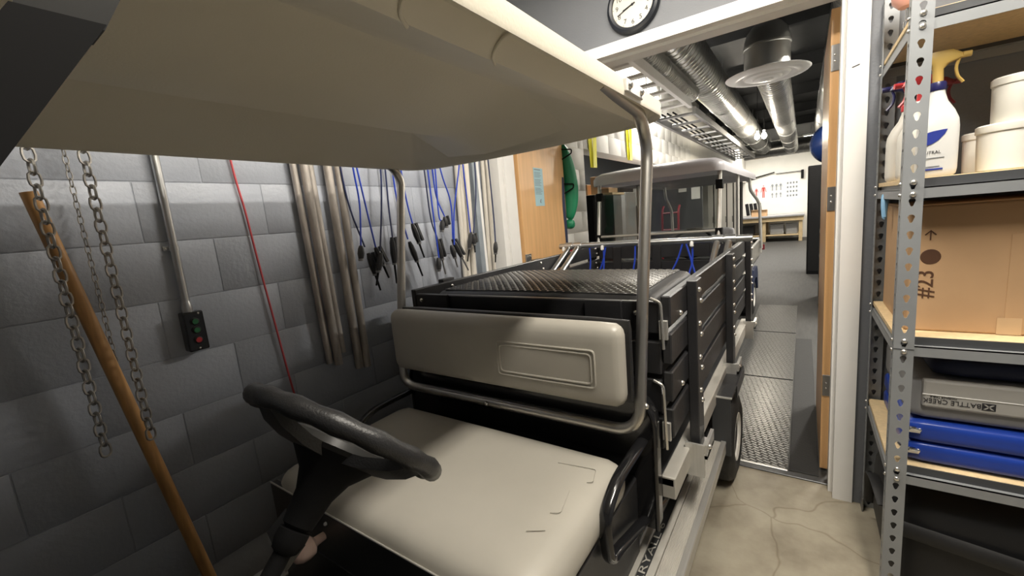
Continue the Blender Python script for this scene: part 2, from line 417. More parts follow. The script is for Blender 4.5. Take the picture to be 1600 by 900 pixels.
# door frame: a stepped profile with face, rabbet and stop
def jamb(name, prof, parent=None):
    return prism(NB(), prof, 'z', 0, OPZ)
fy = WY - 0.012
bm = NB()
prism(bm, [(OPR, fy), (OPR + 0.076, fy), (OPR + 0.076, WY), (OPR + 0.03, WY), (OPR + 0.03, WY + WT), (OPR, WY + WT)], 'z', 0, OPZ + 0.06)
prism(bm, [(OPR - 0.016, fy + 0.055), (OPR + 0.004, fy + 0.055), (OPR + 0.004, WY + WT - 0.055), (OPR - 0.016, WY + WT - 0.055)], 'z', 0, OPZ)
fr = struct(mk('trim_1', bm, 'frame_white', keep=True))
bm = NB()
prism(bm, [(OPL, fy), (OPL - 0.1, fy), (OPL - 0.1, WY), (OPL - 0.03, WY), (OPL - 0.03, WY + WT), (OPL, WY + WT)], 'z', 0, OPZ + 0.06)
prism(bm, [(OPL + 0.016, fy + 0.055), (OPL - 0.004, fy + 0.055), (OPL - 0.004, WY + WT - 0.055), (OPL + 0.016, WY + WT - 0.055)], 'z', 0, OPZ)
fl = struct(mk('trim_2', bm, 'frame_white', keep=True))
bm = NB()
prism(bm, [(fy, OPZ), (fy, OPZ + 0.06), (WY, OPZ + 0.06), (WY, OPZ + 0.03), (WY + WT, OPZ + 0.03), (WY + WT, OPZ)], 'x', OPL - 0.1, OPR + 0.076)
prism(bm, [(fy + 0.055, OPZ - 0.016), (fy + 0.055, OPZ + 0.004), (WY + WT - 0.055, OPZ + 0.004), (WY + WT - 0.055, OPZ - 0.016)], 'x', OPL, OPR)
struct(mk('trim_3', bm, 'frame_white', keep=True))
# narrow black scratch on the right jamb, its own mark
mk('scuff_mark', obox(NB(), (OPR + 0.02, fy - 0.0008, 2.011), (OPR + 0.045, fy - 0.0008, 2.018), (0, 0.0006, 0), (0, 0, 0.002)), 'ink', fr)

# doors, both swung open into the far room
d1 = struct(mk('door_1', box(NB(), (0.092, 2.63, 0.02), (0.138, 3.52, OPZ - 0.02), 0.002, 1), 'wood_door', keep=True))
def hinge(parent, y, z, x0, x1):
    h = mk('hinge', box(NB(), (x0, y - 0.004, z - 0.058), (x1, y, z + 0.058), 0.001, 1), 'hinge_steel', parent)
    for dz, dx in ((-0.042, 0.72), (-0.014, 0.28), (0.014, 0.28), (0.042, 0.72)):
        inst('screw', bolt_y, '', h, (x0 + (x1 - x0) * dx, y - 0.004, z + dz)).scale = (0.5, 0.3, 0.5)
for z in (2.12, 1.47, 0.50): hinge(d1, 2.629, z, 0.094, 0.148)
A0 = math.radians(5)
bm = box(NB(), (0, 0, 0.02), (0.046, 0.86, OPZ - 0.02), 0.002, 1)
bmesh.ops.rotate(bm, verts=bm.verts, cent=(0, 0, 0), matrix=Matrix.Rotation(A0, 3, 'Z'))
bmesh.ops.translate(bm, verts=bm.verts, vec=(-1.755, 2.63, 0))
d2 = struct(mk('door_2', bm, 'wood_door', keep=True))
def on_door(yd, z, off=0.0):   # a point on the visible face of the left door
    a = V((0.046 + off, yd, 0)); a.rotate(Matrix.Rotation(A0, 3, 'Z')); return V((-1.755 + a.x, 2.63 + a.y, z))
for z in (1.19, 0.5, 2.1):
    h = NB(); obox(h, on_door(0.045, z - 0.058), on_door(0.045, z + 0.058), (on_door(0.045, 0) - on_door(0, 0)), V((0.004, 0, 0)))
    h = mk('hinge', h, 'galvanised', d2)
    mk('knuckle', cyl(NB(), on_door(0.0, z - 0.06, 0.006), on_door(0.0, z + 0.06, 0.006), 0.008, 10), 'galvanised', h, True)
    for yy in (0.03, 0.065):
        for dz in (-0.04, 0.0, 0.04): inst('screw', bolt_x, '', h, on_door(yy, z + dz, 0.004)).scale = (0.3, 0.45, 0.45)

# notice on the left door
n0 = V(on_door(0.24, 1.60, 0.001)); nr = (on_door(0.41, 1.60) - on_door(0.24, 1.60)).normalized()
pp = thing('paper_notice', 'pale blue printed notice taped to the orange wooden door', 'notice', on_door(0.325, 1.60))
bm = NB(); obox(bm, n0 + nr * 0.085 + V((0, 0, 0.005)), n0 + nr * 0.085 + V((0, 0, 0.30)), nr * 0.083, V((0.0006, 0, 0)))
sheet = mk('sheet', bm, 'paper_blue', pp)
for i in range(17):
    zz = 1.875 - i * 0.011 if i else 1.887
    L = 0.055 if i in (0, 16) else random.uniform(0.045, 0.068)
    if i in (5, 11): continue
    mk('text_line', obox(NB(), n0 + nr * 0.016 + V((0.0012, 0, zz - 1.60)), n0 + nr * (0.016 + 2 * L) + V((0.0012, 0, zz - 1.60)), (0, 0, 0.0016 if i else 0.003), (0.0004, 0, 0)), 'ink_gray', sheet)
prism_pts = [(0, 0.055), (0.012, 0.075), (0.03, 0.082), (0.02, 0.06), (0.028, 0.045), (0.01, 0.05)]
bm = NB(); vs = [bm.verts.new(n0 + nr * (0.08 + a) + V((0.0014, 0, b - 0.02))) for a, b in prism_pts]; bm.faces.new(vs)
mk('print_mark', bm, 'ink_gray', sheet)

# ------------------------------------------------------------------ ceiling lamp fixtures
def fixture(a, label):
    x, y, z, sx, sy, wt = a
    t = thing('ceiling_lamp', label, 'ceiling lamp', (x, y, z), 'fluorescent ceiling lamps')
    top = CEIL if y < WY else (3.0 if x < -2 else 3.55)
    mk('housing', box(NB(), (x - sx / 2 - 0.04, y - sy / 2 - 0.04, z + 0.03), (x + sx / 2 + 0.04, y + sy / 2 + 0.04, z + 0.085), 0.006, 1), 'white_plastic', t)
    lx = sx > sy
    for s in (-0.04, 0.04):
        p, q = (V((x - sx / 2, y + s, z + 0.018)), V((x + sx / 2, y + s, z + 0.018))) if lx else (V((x + s, y - sy / 2, z + 0.018)), V((x + s, y + sy / 2, z + 0.018)))
        mk('lamp_tube', cyl(NB(), p, q, 0.013, 10), 'tube_glow', t, True)
    if top - z > 0.09:
        for s in (-0.4, 0.4):
            px, py = (x + s, y) if lx else (x, y + s)
            mk('hanger', cyl(NB(), (px, py, z + 0.085), (px, py, top), 0.006, 8), 'galvanised', t)
fixture(LAMPS[0], 'fluorescent lamp on the ceiling above the cart cargo box')
fixture(LAMPS[1], 'fluorescent lamp on the ceiling in front of the grey shelving')
for a, l in zip(FAR_FILL_LAMPS, ('above the second cart', 'behind the open right door', 'before the black cabinet', 'beyond the cross duct', 'in front of the workbench', 'in the side recess')):
    fixture(a, 'added fluorescent fill lamp hung from the ceiling ' + l)

# ================================================================== UTILITY CART WITH BEIGE SEATS
cart = thing('utility_cart', 'utility cart with beige vinyl bench, cream canopy and black slatted cargo box', 'cart', (-0.95, 1.6, 0))

def outline(x0, x1, y0, y1, inset, rad, n=7, bow=0.0):
    x0, x1, y0, y1 = x0 + inset, x1 - inset, y0 + inset, y1 - inset; r = max(rad - inset * 0.6, 0.02); out = []
    for cx, cy, a0 in ((x1 - r, y1 - r, 0), (x0 + r, y1 - r, 90), (x0 + r, y0 + r, 180), (x1 - r, y0 + r, 270)):
        for k in range(n + 1):
            a = math.radians(a0 + 90 * k / n); out.append((cx + r * math.cos(a), cy + r * math.sin(a)))
        # extra points along the side
        nx = {0: (x0 + r, y1), 90: (x0, y0 + r), 180: (x1 - r, y0), 270: (x1, y1 - r)}[a0]
        lx = out[-1]
        for k in range(1, 6): out.append((lx[0] + (nx[0] - lx[0]) * k / 6, lx[1] + (nx[1] - lx[1]) * k / 6))
    xm, hw = (x0 + x1) / 2, (x1 - x0) / 2; ym = (y0 + y1) / 2
    return [(x, y + (bow * (1 - ((x - xm) / hw) ** 2) if y > ym else -bow * (1 - ((x - xm) / hw) ** 2)) * (abs(y - ym) / ((y1 - y0) / 2)) ** 3) for x, y in out]
def canopy(bm, x0, x1, y0, y1, prof, rad, bow):
    rings = []
    for inset, z in prof: rings.append([bm.verts.new((x, y, z)) for x, y in outline(x0, x1, y0, y1, inset, rad, bow=bow)])
    n = len(rings[0])
    for A, B in zip(rings, rings[1:]):
        for k in range(n): bm.faces.new((A[k], A[(k + 1) % n], B[(k + 1) % n], B[k]))
    bm.faces.new(rings[0]); bm.faces.new(rings[-1][::-1])
    return bm
roof = mk('canopy', canopy(NB(), -1.55, -0.37, -0.28, 1.50, [(0.47, 1.893), (0.42, 1.892), (0.33, 1.884), (0.315, 1.882), (0.30, 1.878), (0.285, 1.872), (0.12, 1.800), (0.10, 1.790), (0.085, 1.778), (0.072, 1.774), (0.060, 1.780), (0.03, 1.799), (0.012, 1.800), (0.006, 1.786), (0.0, 1.783), (-0.002, 1.79), (0.0, 1.826), (0.012, 1.836), (0.06, 1.855), (0.2, 1.91), (0.42, 1.925), (0.5, 1.926)], 0.11, 0.06), 'roof_plastic', cart, True, angle=24)
# moulded ribs in the gutter on the right side
for yy in (0.42, 0.62): mk('gutter_rib', tube(NB(), smooth_path([(-0.378, yy, 1.80), (-0.40, yy - 0.012, 1.793), (-0.43, yy - 0.004, 1.779), (-0.445, yy + 0.02, 1.772)], 4), 0.003, 8), 'roof_plastic', roof, True)

# shallow moulded V rib along the underside
bm = NB(); rows = []
for y, k in ((-0.12, 0.0), (0.05, 1.0), (0.5, 1.0), (1.0, 1.0), (1.20, 0.95), (1.33, 0.55), (1.40, 0.3)):
    lift = 0.0 if y < 1.21 else (1.215 - y) * 0.43
    zs = [1.8735, 1.8735 - 0.026 * k, 1.8735 - 0.062 * k, 1.8735 - 0.05 * k, 1.8735 - 0.028 * k, 1.8735 - 0.002 * k, 1.892]
    rows.append([bm.verts.new((x, y, z + lift + 0.004)) for x, z in zip((-1.26, -1.17, -1.06, -0.99, -0.88, -0.76, -0.62), zs)])
for A, B in zip(rows, rows[1:]):
    for k in range(6): bm.faces.new((A[k], A[k + 1], B[k + 1], B[k]))
mk('canopy_rib', bm, 'roof_plastic', roof, True, angle=24)

# rear canopy hoop: one bent tube from side to side under the backrest
TR = 0.019
hoop = fillet([(-0.41, 1.02, 1.812), (-0.42, 1.36, 1.795), (-0.42, 1.424, 1.70), (-0.42, 1.325, 1.28), (-0.42, 1.225, 0.80), (-1.53, 1.215, 0.80), (-1.53, 1.27, 1.187), (-1.53, 1.36, 1.74), (-1.52, 1.30, 1.80), (-1.51, 1.0, 1.812)], 0.085, 7)
hp = mk('canopy_hoop', tube(NB(), hoop, TR, 14), 'steel_tube', cart, True)
inst('bolt', bolt_x, '', hp, (-0.402, 1.245, 0.885)); inst('bolt', bolt_y, '', hp, (-1.02, 1.198, 0.803)); 
br = mk('canopy_bracket', box(NB(), (-0.371, 1.075, 1.792), (-0.361, 1.205, 1.824), 0.002, 1), 'frame_white', cart)
for yy in (1.095, 1.185): inst('bolt', bolt_x, '', br, (-0.361, yy, 1.808))

# black front canopy posts with a wider wrap
for sx in (-0.438, -1.482):
    fp = mk('front_post', obox(NB(), (sx, 0.158, 1.795), (sx, 0.090, 1.664), (0.017, 0, 0), (0, 0.023, 0)), 'kick_panel', cart)
    mk('post_wrap', obox(NB(), (sx, 0.091, 1.668), (sx, -0.385, 0.95), (0.018, 0, 0), (0, 0.0235, 0)), 'black_matte', fp)

# backrest
bk = mk('backrest', pillow(NB(), (-1.478, 1.135, 0.905), (-0.437, 1.215, 1.172), 0.05, 12, puff=0.012, puff_axis=1), 'vinyl_beige', cart, True, angle=80)
for k in (0.0, 0.012):
    x0, x1, z0, z1 = -0.885 + k, -0.518 - k, 0.972 + k, 1.092 - k
    yy = 1.126
    mk('piping', tube(NB(), fillet([((x0 + x1) / 2, yy, z0), (x1, yy + 0.004, z0), (x1, yy + 0.004, z1), (x0, yy, z1), (x0, yy, z0), ((x0 + x1) / 2 - 0.001, yy, z0)], 0.014, 4), 0.0035, 6), 'vinyl_beige', bk, True)
mk('backrest_plate', pillow(NB(), (-1.465, 1.205, 0.90), (-0.43, 1.235, 1.175), 0.014, 4), 'black_plastic', bk, True)
# seat
st = mk('seat_cushion', pillow(NB(), (-1.478, 0.575, 0.60), (-0.437, 1.175, 0.742), 0.065, 14, puff=0.008, puff_axis=2), 'vinyl_beige', cart, True, angle=80)
for pts in ([(-0.62, 1.04, 0.7465), (-0.50, 1.06, 0.7455), (-0.485, 1.0, 0.7455), (-0.50, 0.99, 0.7455)], [(-0.525, 0.93, 0.748), (-0.505, 0.84, 0.748), (-0.53, 0.83, 0.748)], [(-0.51, 0.77, 0.747), (-0.55, 0.745, 0.748)]):
    mk('seam', tube(NB(), fillet(pts, 0.012, 4), 0.0012, 5), 'vinyl_beige', st, True)
# black body shell behind the seat with rounded shoulders
def rr_poly(x0, x1, z0, z1, r, n=6):
    out = [(x1, z0)]
    for k in range(n + 1):
        a = math.radians(90 * k / n); out.append((x1 - r + r * math.cos(a), z1 - r + r * math.sin(a)))
    for k in range(n + 1):
        a = math.radians(90 + 90 * k / n); out.append((x0 + r + r * math.cos(a), z1 - r + r * math.sin(a)))
    out.append((x0, z0)); return out
bs = mk('seat_back_shell', prism(NB(), rr_poly(-1.525, -0.385, 0.44, 0.915, 0.11), 'y', 1.262, 1.325), 'black_gloss', cart, True)
mk('shell_rim', tube(NB(), [(x, 1.262, z) for x, z in rr_poly(-1.525, -0.385, 0.44, 0.915, 0.11)], 0.008, 8), 'black_gloss', bs, True)
# seat base and kick panel
mk('seat_base', box(NB(), (-1.47, 0.60, 0.29), (-0.45, 1.27, 0.62), 0.01, 1), 'black_plastic', cart)
kp = mk('kick_panel', box(NB(), (-1.49, 0.572, 0.29), (-0.45, 0.598, 0.695), 0.004, 1), 'kick_panel', cart)
mk('panel_trim', cyl(NB(), (-1.49, 0.574, 0.696), (-0.45, 0.574, 0.696), 0.0028, 8), 'alu_dull', kp, True)
mk('panel_seam', box(NB(), (-1.49, 0.569, 0.53), (-0.45, 0.573, 0.535)), 'kick_panel', kp)
kn = mk('selector_knob', lathe(NB(), [(0.008, -0.10), (0.022, -0.095), (0.031, -0.08), (0.033, -0.06), (0.030, -0.042), (0.014, -0.03), (0.012, 0)], (-1.185, 0.572, 0.612), 'y', 18), 'knob_pink', kp, True)
mk('indicator_light', lathe(NB(), [(0.002, -0.008), (0.005, -0.006), (0.006, 0)], (-1.16, 0.572, 0.662), 'y', 8), 'white_plastic', kp, True)
# hip restraints: flat black loops on both sides of the seat
for sx, nm in ((-0.425, 1), (-1.52, -1)):
    path = fillet([(sx, 1.46, 0.755), (sx, 1.02, 0.752), (sx, 0.925, 0.70), (sx, 0.945, 0.555), (sx, 1.00, 0.545), (sx, 1.46, 0.41)], 0.07, 7)
    hr = mk('hip_restraint', tube(NB(), path, 0.019, 12, rz=0.012), 'black_gloss', cart, True)
    mk('restraint_post', box(NB(), (sx - 0.004, 1.40, 0.43), (sx + 0.004, 1.455, 0.78), 0.002, 1), 'black_gloss', hr)
    for z in (0.50, 0.58, 0.70): inst('bolt', bolt_x, '', hr, (sx + 0.004, 1.43, z))
# floor, cowl and pedals ahead of the seat
mk('floor_pan', box(NB(), (-1.52, -0.35, 0.255), (-0.42, 0.60, 0.29), 0.008, 1), 'rubber_black', cart)
mk('front_cowl', prism(NB(), [(-0.78, 0.32), (-0.76, 0.55), (-0.56, 0.82), (-0.42, 0.97), (-0.33, 0.96), (-0.38, 0.72), (-0.3, 0.30)], 'x', -1.54, -0.40), 'black_gloss', cart)
for px in (-1.18, -1.02):
    pd = mk('pedal', obox(NB(), (px, -0.02, 0.44), (px, 0.055, 0.33), (0.05, 0, 0), (0, 0.006, 0.004)), 'rubber_black', cart)
    mk('pedal_arm', cyl(NB(), (px, -0.4, 0.60), (px, 0.01, 0.40), 0.012, 8), 'black_plastic', pd, True)
# steering wheel, spokes and column
SC = V((-0.712, 0.418, 1.128)); ta = math.radians(46)
SN = V((0, math.sin(ta), math.cos(ta))); SU = V((1, 0, 0)); SW = SN.cross(SU)
def sw(a, r, h): return SC + (SU * math.cos(a) + SW * math.sin(a)) * r + SN * h
ring = [sw(2 * math.pi * k / 64, 0.178, 0) for k in range(64)]
rad = [0.0175 + 0.0015 * math.cos(2 * math.pi * k / 64 * 16) for k in range(64)]
stw = mk('steering_wheel', tube(NB(), ring, rad, 14, closed=True), 'black_plastic', cart, True, angle=80)
for a in (math.radians(10), math.radians(170), math.radians(270)):
    bm = NB(); P = [(0.174, -0.004), (0.145, -0.02), (0.10, -0.032), (0.04, -0.038)]
    L, Rr = [], []
    d = SU * -math.sin(a) + SW * math.cos(a)
    rows = []
    for i, (r, h) in enumerate(P):
        wd = 0.026 + 0.012 * i; c = sw(a, r, h)
        rows.append([bm.verts.new(c - d * wd + SN * 0.006), bm.verts.new(c + d * wd + SN * 0.006), bm.verts.new(c + d * wd * 0.8 - SN * 0.012), bm.verts.new(c - d * wd * 0.8 - SN * 0.012)])
    for A, B in zip(rows, rows[1:]):
        for k in range(4): bm.faces.new((A[k], A[(k + 1) % 4], B[(k + 1) % 4], B[k]))
    bm.faces.new(rows[0]); bm.faces.new(rows[-1][::-1])
    mk('spoke', bm, 'black_plastic', stw, True)
def along(bm, prof, m=None, seg=24, sq=None):
    rings = []
    for r, h in prof: rings.append([bm.verts.new(sw(2 * math.pi * k / seg, r, h)) for k in range(seg)])
    for A, B in zip(rings, rings[1:]):
        for k in range(seg): bm.faces.new((A[k], A[(k + 1) % seg], B[(k + 1) % seg], B[k]))
    bm.faces.new(rings[0][::-1]); bm.faces.new(rings[-1]); return bm
mk('hub_pad', along(NB(), [(0.02, -0.006), (0.07, -0.008), (0.095, -0.016), (0.098, -0.028), (0.09, -0.036)]), 'kick_panel', stw, True)
col = mk('steering_column', along(NB(), [(0.092, -0.034), (0.075, -0.05), (0.048, -0.078), (0.034, -0.11), (0.027, -0.16), (0.015, -0.17), (0.014, -0.98)]), 'black_matte', cart, True)
mk('column_cover', along(NB(), [(0.016, -0.165), (0.027, -0.168), (0.027, -0.185), (0.022, -0.20), (0.014, -0.205)]), 'black_matte', col, True)
kb = mk('key_switch', obox(NB(), SC + V((-0.10, -0.06, -0.155)), SC + V((-0.062, -0.09, -0.135)), (0, 0.013, 0.006), (0, -0.008, 0.016)), 'alu_dull', col)
mk('key_plate', obox(NB(), SC + V((-0.11, -0.10, -0.17)), SC + V((-0.03, -0.12, -0.17)), (0, 0.02, 0.012), (0, -0.004, 0.02)), 'kick_panel', col)

# ---- running boards
def sill(sgn, cx=-0.95):
    X = lambda x: x if sgn > 0 else 2 * cx - x
    sb = NB()
    def strip(b, xa, xb, z, t=0.012, y0=-0.15, y1=2.14): box(b, (min(X(xa), X(xb)), y0, z - t), (max(X(xa), X(xb)), y1, z), 0.0015, 1)
    strip(sb, -0.462, -0.300, 0.322, 0.05)
    base = mk('running_board', sb, 'alu_dull', cart)
    s = NB(); strip(s, -0.46, -0.434, 0.334); mk('sill_strip', s, 'alu_dull', base)
    s = NB(); strip(s, -0.433, -0.405, 0.329); dk = mk('name_strip', s, 'dark_plate', base)
    s = NB(); strip(s, -0.404, -0.380, 0.334); mk('sill_strip', s, 'alu_dull', base)
    s = NB(); strip(s, -0.379, -0.322, 0.328)
    for k in range(11): strip(s, -0.3775 + 0.005 * k, -0.3748 + 0.005 * k, 0.3315, 0.004)
    mk('step_tread', s, 'alu_dull', base)
    s = NB(); strip(s, -0.321, -0.298, 0.336); mk('edge_strip', s, 'aluminium', base)
    return dk
dk = sill(1); sill(-1)
text('lettering', 'CARRYALL 6', 0.032, (-0.419, 1.235, 0.3296), (0, 1, 0), (-1, 0, 0), 'alu_dull', dk, 0.0004, 'CENTER', 2.3)
# white body edge along the seat
mk('body_edge', box(NB(), (-0.47, 0.62, 0.318), (-0.458, 1.62, 0.345), 0.003, 1), 'frame_white', cart)
# ---- cargo deck and its slatted sides
BX0, BX1, BY0, BY1 = -1.55, -0.345, 1.35, 3.57
deck = mk('cargo_deck', box(NB(), (BX0, 1.33, 0.565), (BX1, BY1, 0.595), 0.003, 1), 'dark_plate', cart)
for x in (BX1 - 0.03, BX0): mk('deck_rail', box(NB(), (x - 0.012, 1.33, 0.52), (x + 0.034, BY1 + 0.02, 0.60), 0.003, 1), 'alu_dull', deck)
SZ = [(1.124, 1.222), (0.994, 1.097), (0.864, 0.967), (0.734, 0.838)]
FZ = [(1.097, 1.203), (0.956, 1.068), (0.822, 0.938), (0.69, 0.802)]
posts_y = (1.62, 2.545, 3.50)
for side in (1, -1):
    xi, xo = (BX1 - 0.03, BX1) if side > 0 else (BX0 + 0.03, BX0)
    lo, hi = min(xi, xo), max(xi, xo)
    slats = [mk('side_slat', box(NB(), (lo, BY0, a), (hi, BY1 + 0.02, b), 0.004, 1), 'black_board', cart) for a, b in SZ]
    for i, py in enumerate(posts_y):
        p0, p1 = (hi, hi + 0.035) if side > 0 else (lo - 0.035, lo)
        zt = 1.235 if i == 0 else 1.222
        po = mk('side_post', box(NB(), (p0, py - 0.045, 0.575), (p1, py + 0.045, zt), 0.003, 1), 'black_board', cart)
        for a, b in SZ:
            for dy, dz in ((0.014, 0.28), (-0.012, 0.75)):
                z = a + (b - a) * dz
                if side > 0: inst('bolt', bolt_x, '', po, (p1, py + dy, z))
                else: inst('bolt', bolt_x, '', po, (hi, py + dy, z))
        # aluminium socket at the foot of each post
        e = 0.045
        if side > 0:
            bm = NB(); box(bm, (hi - 0.012, py - 0.07, 0.565), (p1 + 0.03, py + 0.07, 0.578)); box(bm, (p1 + 0.018, py - 0.07, 0.565), (p1 + 0.03, py + 0.07, 0.62)); box(bm, (hi - 0.012, py - 0.076, 0.49), (p1 + 0.02, py - 0.066, 0.62))
            so = mk('post_socket', bm, 'aluminium', cart)
            inst('bolt', bolt_x, '', so, (p1 + 0.03, py - 0.03, 0.597))
    for s in slats[::2]:
        z = {0: 1.14, 2: 0.885}[slats.index(s)]
        if side > 0: inst('bolt', bolt_x, '', s, (hi, 1.475, z))
fb = []
for i, (a, b) in enumerate(FZ):
    f = mk('front_slat', box(NB(), (-1.515, 1.345, a), (-0.378, 1.372, b), 0.004, 1), 'black_board', cart); fb.append(f)
    mk('rear_slat', box(NB(), (-1.515, 3.545, a), (-0.378, 3.572, b), 0.004, 1), 'black_board', cart)
for x, z in ((-1.475, 1.175), (-1.36, 1.165), (-0.60, 1.165), (-0.455, 1.165)): inst('bolt', bolt_y, '', fb[0], (x, 1.345, z))
for x in (-1.36, -0.56): 
    c = mk('slat_cleat', box(NB(), (x - 0.075, 1.33, 1.125), (x + 0.06, 1.346, 1.206), 0.002, 1), 'black_board', fb[0])
for x in (-1.35, -0.55):
    for i in range(4): inst('bolt', bolt_y, '', cart, (x, 3.545, FZ[i][0] + 0.05))
for x in (-1.34, -1.0, -0.56):
    mk('rear_upright', box(NB(), (x - 0.035, 3.525, 0.6), (x + 0.035, 3.547, 1.2), 0.003, 1), 'black_board', cart)
# gate hooks at the front right corner
for zt, zb in ((1.215, 1.11), (0.935, 0.76)):
    g = mk('gate_hook', tube(NB(), fillet([(-0.405, 1.342, zt), (-0.372, 1.337, zt - 0.012), (-0.366, 1.334, zb - 0.06)], 0.012, 4), 0.0055, 8), 'bolt_steel', cart, True)
    mk('hook_plate', box(NB(), (-0.380, 1.334, zb - 0.03), (-0.352, 1.346, zb + 0.035), 0.002, 1), 'aluminium', g)
# fender boxes, wheels and axle
def wheel(cx, outer, cy, r, sgn, wdt=0.2):
    x1, x0 = (outer, outer - wdt) if sgn > 0 else (outer, outer + wdt)
    s = sgn
    pr = [(r * 0.5, 0.02), (r * 0.56, 0.004), (r * 0.75, 0.0), (r * 0.92, 0.012), (r * 0.985, 0.03), (r, 0.06), (r, wdt - 0.06), (r * 0.985, wdt - 0.03), (r * 0.92, wdt - 0.012), (r * 0.75, wdt), (r * 0.5, wdt - 0.02)]
    t = mk('tire', lathe(NB(), [(a, -s * h) for a, h in pr], (outer, cy, r), 'x', 40), 'rubber_black', cart if cx == 0 else cx, True, angle=50)
    rim = mk('wheel_rim', lathe(NB(), [(0.02, -s * 0.03), (0.045, -s * 0.028), (0.06, -s * 0.045), (r * 0.43, -s * 0.04), (r * 0.47, -s * 0.012), (r * 0.53, -s * 0.004), (r * 0.54, -s * 0.02), (r * 0.5, -s * 0.1)], (outer, cy, r), 'x', 32), 'wheel_white', t, True)
    for k in range(5):
        a = k * 2 * math.pi / 5; inst('lug_nut', bolt_x, '', rim, (outer - s * 0.035, cy + 0.05 * math.cos(a), r + 0.05 * math.sin(a)))
    return t
for cy in (2.39, -0.16):
    wheel(0, -0.272, cy, 0.24, 1); wheel(0, -1.628, cy, 0.24, -1)
mk('axle', cyl(NB(), (-1.6, 2.39, 0.24), (-0.3, 2.39, 0.24), 0.03, 10), 'black_plastic', cart, True)
mk('chassis', box(NB(), (-1.3, -0.5, 0.30), (-0.6, 3.4, 0.42), 0.01, 1), 'black_matte', cart)
for s in (1, -1):
    X = lambda x: x if s > 0 else -1.9 - x
    def fx(a, b): return (min(X(a), X(b)), max(X(a), X(b)))
    a, b = fx(-0.36, -0.272)
    fe = mk('fender', box(NB(), (a, 2.15, 0.553), (b, 2.62, 0.562), 0.002, 1), 'black_board', cart)
    mk('fender_plate', box(NB(), (a, 2.13, 0.26), (b - 0.005, 2.139, 0.56), 0.001, 1), 'chequer_alu' if False else 'dark_plate', fe)
    mk('fender_edge', box(NB(), (a, 2.128, 0.560), (b, 2.142, 0.565)), 'aluminium', fe)
    a2, b2 = fx(-0.276, -0.268); mk('fender_lip', box(NB(), (a2, 2.30, 0.50), (b2, 2.62, 0.562)), 'black_board', fe)

# ---- things lying in the cargo box
pad = mk('padded_box', pillow(NB(), (-1.47, 1.40, 0.596), (-0.415, 2.10, 1.205), 0.055, 12, puff=0.02, puff_axis=2), 'black_plastic', None, True, angle=80)
tag(pad, 'black padded vinyl box with diamond tread top in the cart cargo box', 'padded box')
lid = NB()
NX, NY = 24, 16; vv = []
for j in range(NY + 1):
    for i in range(NX + 1):
        x = -1.425 + 0.95 * i / NX; y = 1.445 + 0.61 * j / NY
        k = max(0, 1 - ((x + 0.9425) / 0.5275) ** 2) * max(0, 1 - ((y - 1.75) / 0.35) ** 2)
        vv.append(lid.verts.new((x, y, 1.2055 + 0.02 * k)))
for j in range(NY):
    for i in range(NX):
        q = j * (NX + 1) + i; lid.faces.new((vv[q], vv[q + 1], vv[q + NX + 2], vv[q + NX + 1]))
mk('tread_top', lid, 'tread_vinyl_plain', pad, True, angle=80)
bp = NB()
for j in range(28):
    for i in range(26):
        x = -1.41 + 0.92 * (i + 0.5 * (j % 2)) / 25.5; y = 1.455 + 0.59 * j / 27
        k = max(0, 1 - ((x + 0.9425) / 0.5275) ** 2) * max(0, 1 - ((y - 1.75) / 0.35) ** 2); z = 1.2055 + 0.02 * k
        v0 = [bp.verts.new((x + a, y + b, z)) for a, b in ((-0.013, -0.006), (0.013, -0.006), (0.013, 0.006), (-0.013, 0.006))]
        v1 = [bp.verts.new((x + a, y + b, z + 0.0035)) for a, b in ((-0.009, -0.0025), (0.009, -0.0025), (0.009, 0.0025), (-0.009, 0.0025))]
        bp.faces.new(v1)
        for q in range(4): bp.faces.new((v0[q], v0[(q + 1) % 4], v1[(q + 1) % 4], v1[q]))
bo_ = mk('tread_bumps', bp, 'tread_vinyl_plain', pad); bo_['kind'] = 'stuff'
seamp = fillet([(-0.9, 1.447, 1.2085), (-0.476, 1.447, 1.206), (-0.476, 2.053, 1.206), (-1.424, 2.053, 1.206), (-1.424, 1.447, 1.206), (-0.905, 1.447, 1.2085)], 0.02, 3)
mk('piping', tube(NB(), seamp, 0.003, 6), 'black_plastic', pad, True)

rail = thing('pipe_frame', 'galvanised pipe frame with blue cords laid across the black cargo box', 'pipe frame', (-0.9, 2.95, 1.22))
RZ = 1.272
mk('cross_pipe', cyl(NB(), (-1.58, 2.95, RZ), (-0.255, 2.95, RZ), 0.022, 14), 'galvanised', rail, True)
for x in (-1.50, -1.425, -0.45, -0.375):
    mk('pipe_fitting', cyl(NB(), (x - 0.03, 2.95, RZ), (x + 0.03, 2.95, RZ), 0.029, 14), 'galvanised', rail, True)
for x in (-1.50, -1.425): mk('brace_pipe', cyl(NB(), (x, 2.945, RZ - 0.01), (x - 0.02 + 0.04, 2.22, 0.92), 0.021, 12), 'galvanised', rail, True)
for x in (-0.45, -0.382): mk('brace_pipe', cyl(NB(), (x, 2.945, RZ - 0.01), (x - 0.02, 2.62, 0.96), 0.021, 12), 'galvanised', rail, True)
for x in (-1.56, -1.24, -0.93, -0.62): 
    mk('cord_knot', lathe(NB(), [(0.004, -0.03), (0.012, -0.022), (0.012, 0.0), (0.006, 0.01)], (x + 0.02, 2.925, RZ - 0.012), 'z', 10), 'white_plastic', rail, True)
